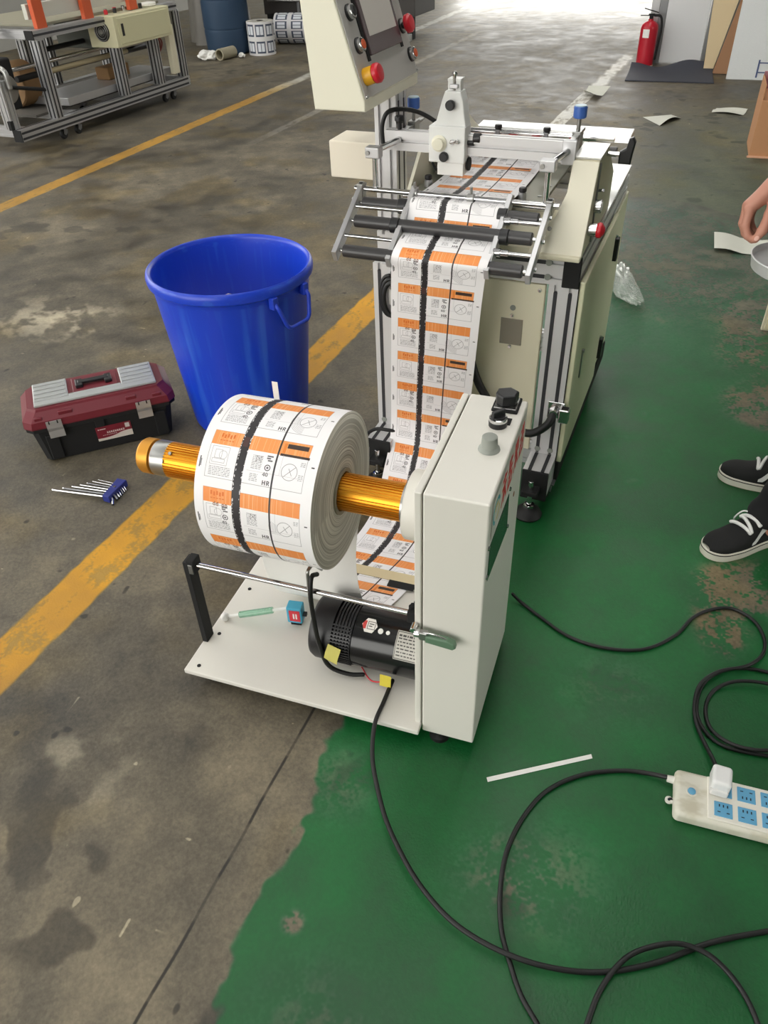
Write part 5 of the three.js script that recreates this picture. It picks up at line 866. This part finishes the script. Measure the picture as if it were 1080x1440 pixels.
  const grow = (bones, d) => bones.map(b => [...b.slice(0, 6), b[6] + d, b[7] + d]);
  const legs = blend([[grow([body[0][0], [0.70, 0.92, -2.05, 0.63, 0.5, -2.02, 0.083, 0.064], [0.63, 0.5, -2.02, 0.478, 0.11, -1.99, 0.062, 0.052], [0.70, 0.92, -2.24, 0.65, 0.5, -2.25, 0.083, 0.064], [0.65, 0.5, -2.25, 0.595, 0.11, -2.262, 0.062, 0.05], [0.7, 0.95, -2.145, 0.69, 1.03, -2.145, 0.115, 0.118]], 0.012), 0.04]]);
  const creased = p => Math.max(legs(p) - 0.004 * Math.sin(p[1] * 60 + p[0] * 20) * sm(0.4, 0.1, p[1]), 0.085 - p[1], p[1] - 1.05);
  part('trousers', back(fieldMesh(creased, [0.38, 0.05, -2.4], [0.86, 1.08, -1.9], 92)), cloth, t, 'dark trousers');
  const top = blend([[grow([body[0][0], body[0][1], body[0][2], body[0][3], [0.655, 1.4, -2.30, 0.57, 1.22, -2.37, 0.056, 0.056], [0.655, 1.4, -1.98, 0.638, 1.2, -1.913, 0.056, 0.056]], 0.014), 0.05]]);
  part('shirt', back(fieldMesh(p => Math.max(top(p), 0.93 - p[1], p[1] - 1.485), [0.48, 0.9, -2.46], [0.86, 1.5, -1.82], 84)), shirt, t, 'short-sleeved shirt');
  part('hair', back(fieldMesh(p => Math.max(head(p) - 0.012, hc[1] + 0.03 - p[1] + 0.9 * Math.min(0, hc[0] - 0.01 - p[0]) * 1, hc[0] - 0.075 - p[0] + 0.4 * Math.max(0, hc[1] + 0.075 - p[1])), [0.44, 1.5, -2.27], [0.72, 1.8, -2.0], 60)), mat('#17130f', 0.7), t, 'short black hair');
  for (const s of [-1, 1]) part('eye', back(new THREE.SphereGeometry(0.011, 14, 10).translate(hc[0] - 0.069, hc[1] + 0.006, hc[2] + s * 0.032)), mat('#e8e4dd', 0.3), t).add(Object.assign(new THREE.Mesh(back(new THREE.SphereGeometry(0.0062, 10, 8).translate(hc[0] - 0.0755, hc[1] + 0.005, hc[2] + s * 0.032)), M.black), { name: 'iris' }));
  const nail = (c, d, up) => { const q = new THREE.Matrix4().makeBasis(V(...d).normalize(), V(...up).normalize(), V(...d).cross(V(...up)).normalize()).setPosition(...c); return back(new THREE.SphereGeometry(1, 12, 8).scale(0.0066, 0.0016, 0.0056).applyMatrix4(q)); };
  part('thumb_nail', nail([0.2515, 0.8375, -2.1305], [-0.5, -0.8, 0.3], [-0.1, 0.4, 0.9]), mat('#d9aa9a', 0.35), t);
  // shoes: local x from heel 0 to toe 0.29
  const hw = x => { const k = x / 0.29; const e = k < 0.1 ? Math.sqrt(Math.max(0, 1 - ((0.1 - k) / 0.1) ** 2)) : k > 0.8 ? Math.sqrt(Math.max(0, 1 - ((k - 0.8) / 0.2) ** 2)) : 1; return (0.034 + 0.016 * sm(0.3, 0.72, k)) * (0.04 + 0.96 * e); };
  const outline = (d, n = 40) => { const a = [], b = []; for (let i = 0; i <= n; i++) { const x = 0.29 * (0.5 - 0.5 * Math.cos(i / n * Math.PI)); const xx = x + (x - 0.145) / 0.145 * d; a.push([xx, hw(x) + d]); b.push([xx, -hw(x) - d]); } return [...a, ...b.reverse()]; };
  const slab = (d, y0, y1, bev) => ext(outline(d), y1 - y0, bev).rotateX(-Math.PI / 2).translate(0, y0, 0);
  const hgt = x => { const k = x / 0.29; return 0.028 + (k > 0.55 ? 0.035 * Math.sqrt(Math.max(0, 1 - ((k - 0.55) / 0.45) ** 2)) + 0.002 : 0.037) + 0.045 * sm(0.78, 0.42, k) - 0.006 * sm(0.3, 0.1, k); };
  const upperAt = (u, v, o = 0) => { const x = 0.002 + 0.284 * u, a = Math.PI * v, w = hw(x) - 0.002 + o, h = hgt(x) - 0.026 + o, c = Math.cos(a), s2 = Math.sin(a); const pw = 0.62; return [x, 0.026 + h * Math.pow(Math.abs(s2), pw), w * Math.sign(c) * Math.pow(Math.abs(c), 0.85) * (1 - 0.25 * Math.pow(s2, 2) * sm(0.6, 0.3, u))]; };
  const shoe = (heel, toe) => {
    const d = V(toe[0] - heel[0], 0, toe[1] - heel[1]).normalize(), mtx = new THREE.Matrix4().makeBasis(d, V(0, 1, 0), V(-d.z, 0, d.x)).setPosition(heel[0], 0, heel[1]);
    const at = g => back(g.applyMatrix4(mtx));
    const up = part('shoe', at(grid(48, 24, (u, v) => upperAt(u, v))), mat('#0a0b0c', 0.8), t, 'black canvas shoe with white laces');
    part('sole', at(slab(0.001, 0, 0.03, 0.003)), mat('#d2cfc2', 0.5), up, 'off-white rubber sole');
    part('pinstripe', at(slab(0.0018, 0.0225, 0.0255, 0.0005)), M.blackMatt, up);
    part('tread', at(slab(0.0005, 0, 0.004, 0.001)), mat('#8d7d63', 0.7), up);
    const white = mat('#dededc', 0.6);
    for (let i = 0; i < 5; i++) { const u = 0.42 + i * 0.055; part('lace', at(tube([0.28, 0.36, 0.44, 0.5, 0.56, 0.64, 0.72].map((v, j) => upperAt(u + (i % 2 ? 0.02 : -0.02) * (j - 3) / 3, v, 0.005)), 0.0054, 24, 7)), white, up); }
    part('lace_end', at(tube([[0.13, 0.1, 0.012], [0.15, 0.1, 0.04], [0.165, 0.075, 0.05], [0.16, 0.055, 0.056]], 0.0026, 20, 6)), white, up);
    for (const side of [0, 1]) { const m = v => side ? 1 - v : v; part('side_stripe', at(grid(20, 3, (u, w) => { const uu = 0.08 + 0.5 * u, v = 0.15 + 0.09 * Math.sin(u * 3.4 + 0.5) - 0.09 * sm(0.75, 1, u) + 0.105 * (w - 0.5) ; return upperAt(uu, m(Math.max(0.02, v)), 0.0015); })), white, up); }
    part('collar', at(tube(Array.from({ length: 16 }, (_, i) => { const a = i / 16 * Math.PI * 2; return [0.07 + 0.052 * Math.cos(a), 0.1 + 0.006 * Math.cos(a), 0.026 * Math.sin(a)]; }), 0.007, 40, 8, true)), M.blackMatt, up);
    return up;
  };
  shoe([0.548, -2.04], [0.302, -1.868]); shoe([0.635, -2.245], [0.348, -2.31]);
  const dish = lathe([[0, 0], [0.088, 0], [0.095, 0.004], [0.102, 0.03], [0.104, 0.033], [0.101, 0.035], [0.098, 0.032], [0.096, 0.024], [0.092, 0.021], [0, 0.021]], V(0, 0, 0), V(0, 1, 0), 56);
  const dm = part('metal_dish', dish, mat('#cdcecf', 0.35, 0.35)); dm.position.set(0.345, 0.772, -2.1); dm.rotation.set(0.04, 0, -0.06); tag(dm, 'shallow round silver metal dish held in the hand', 'dish');
}

renderer.render(scene, camera);
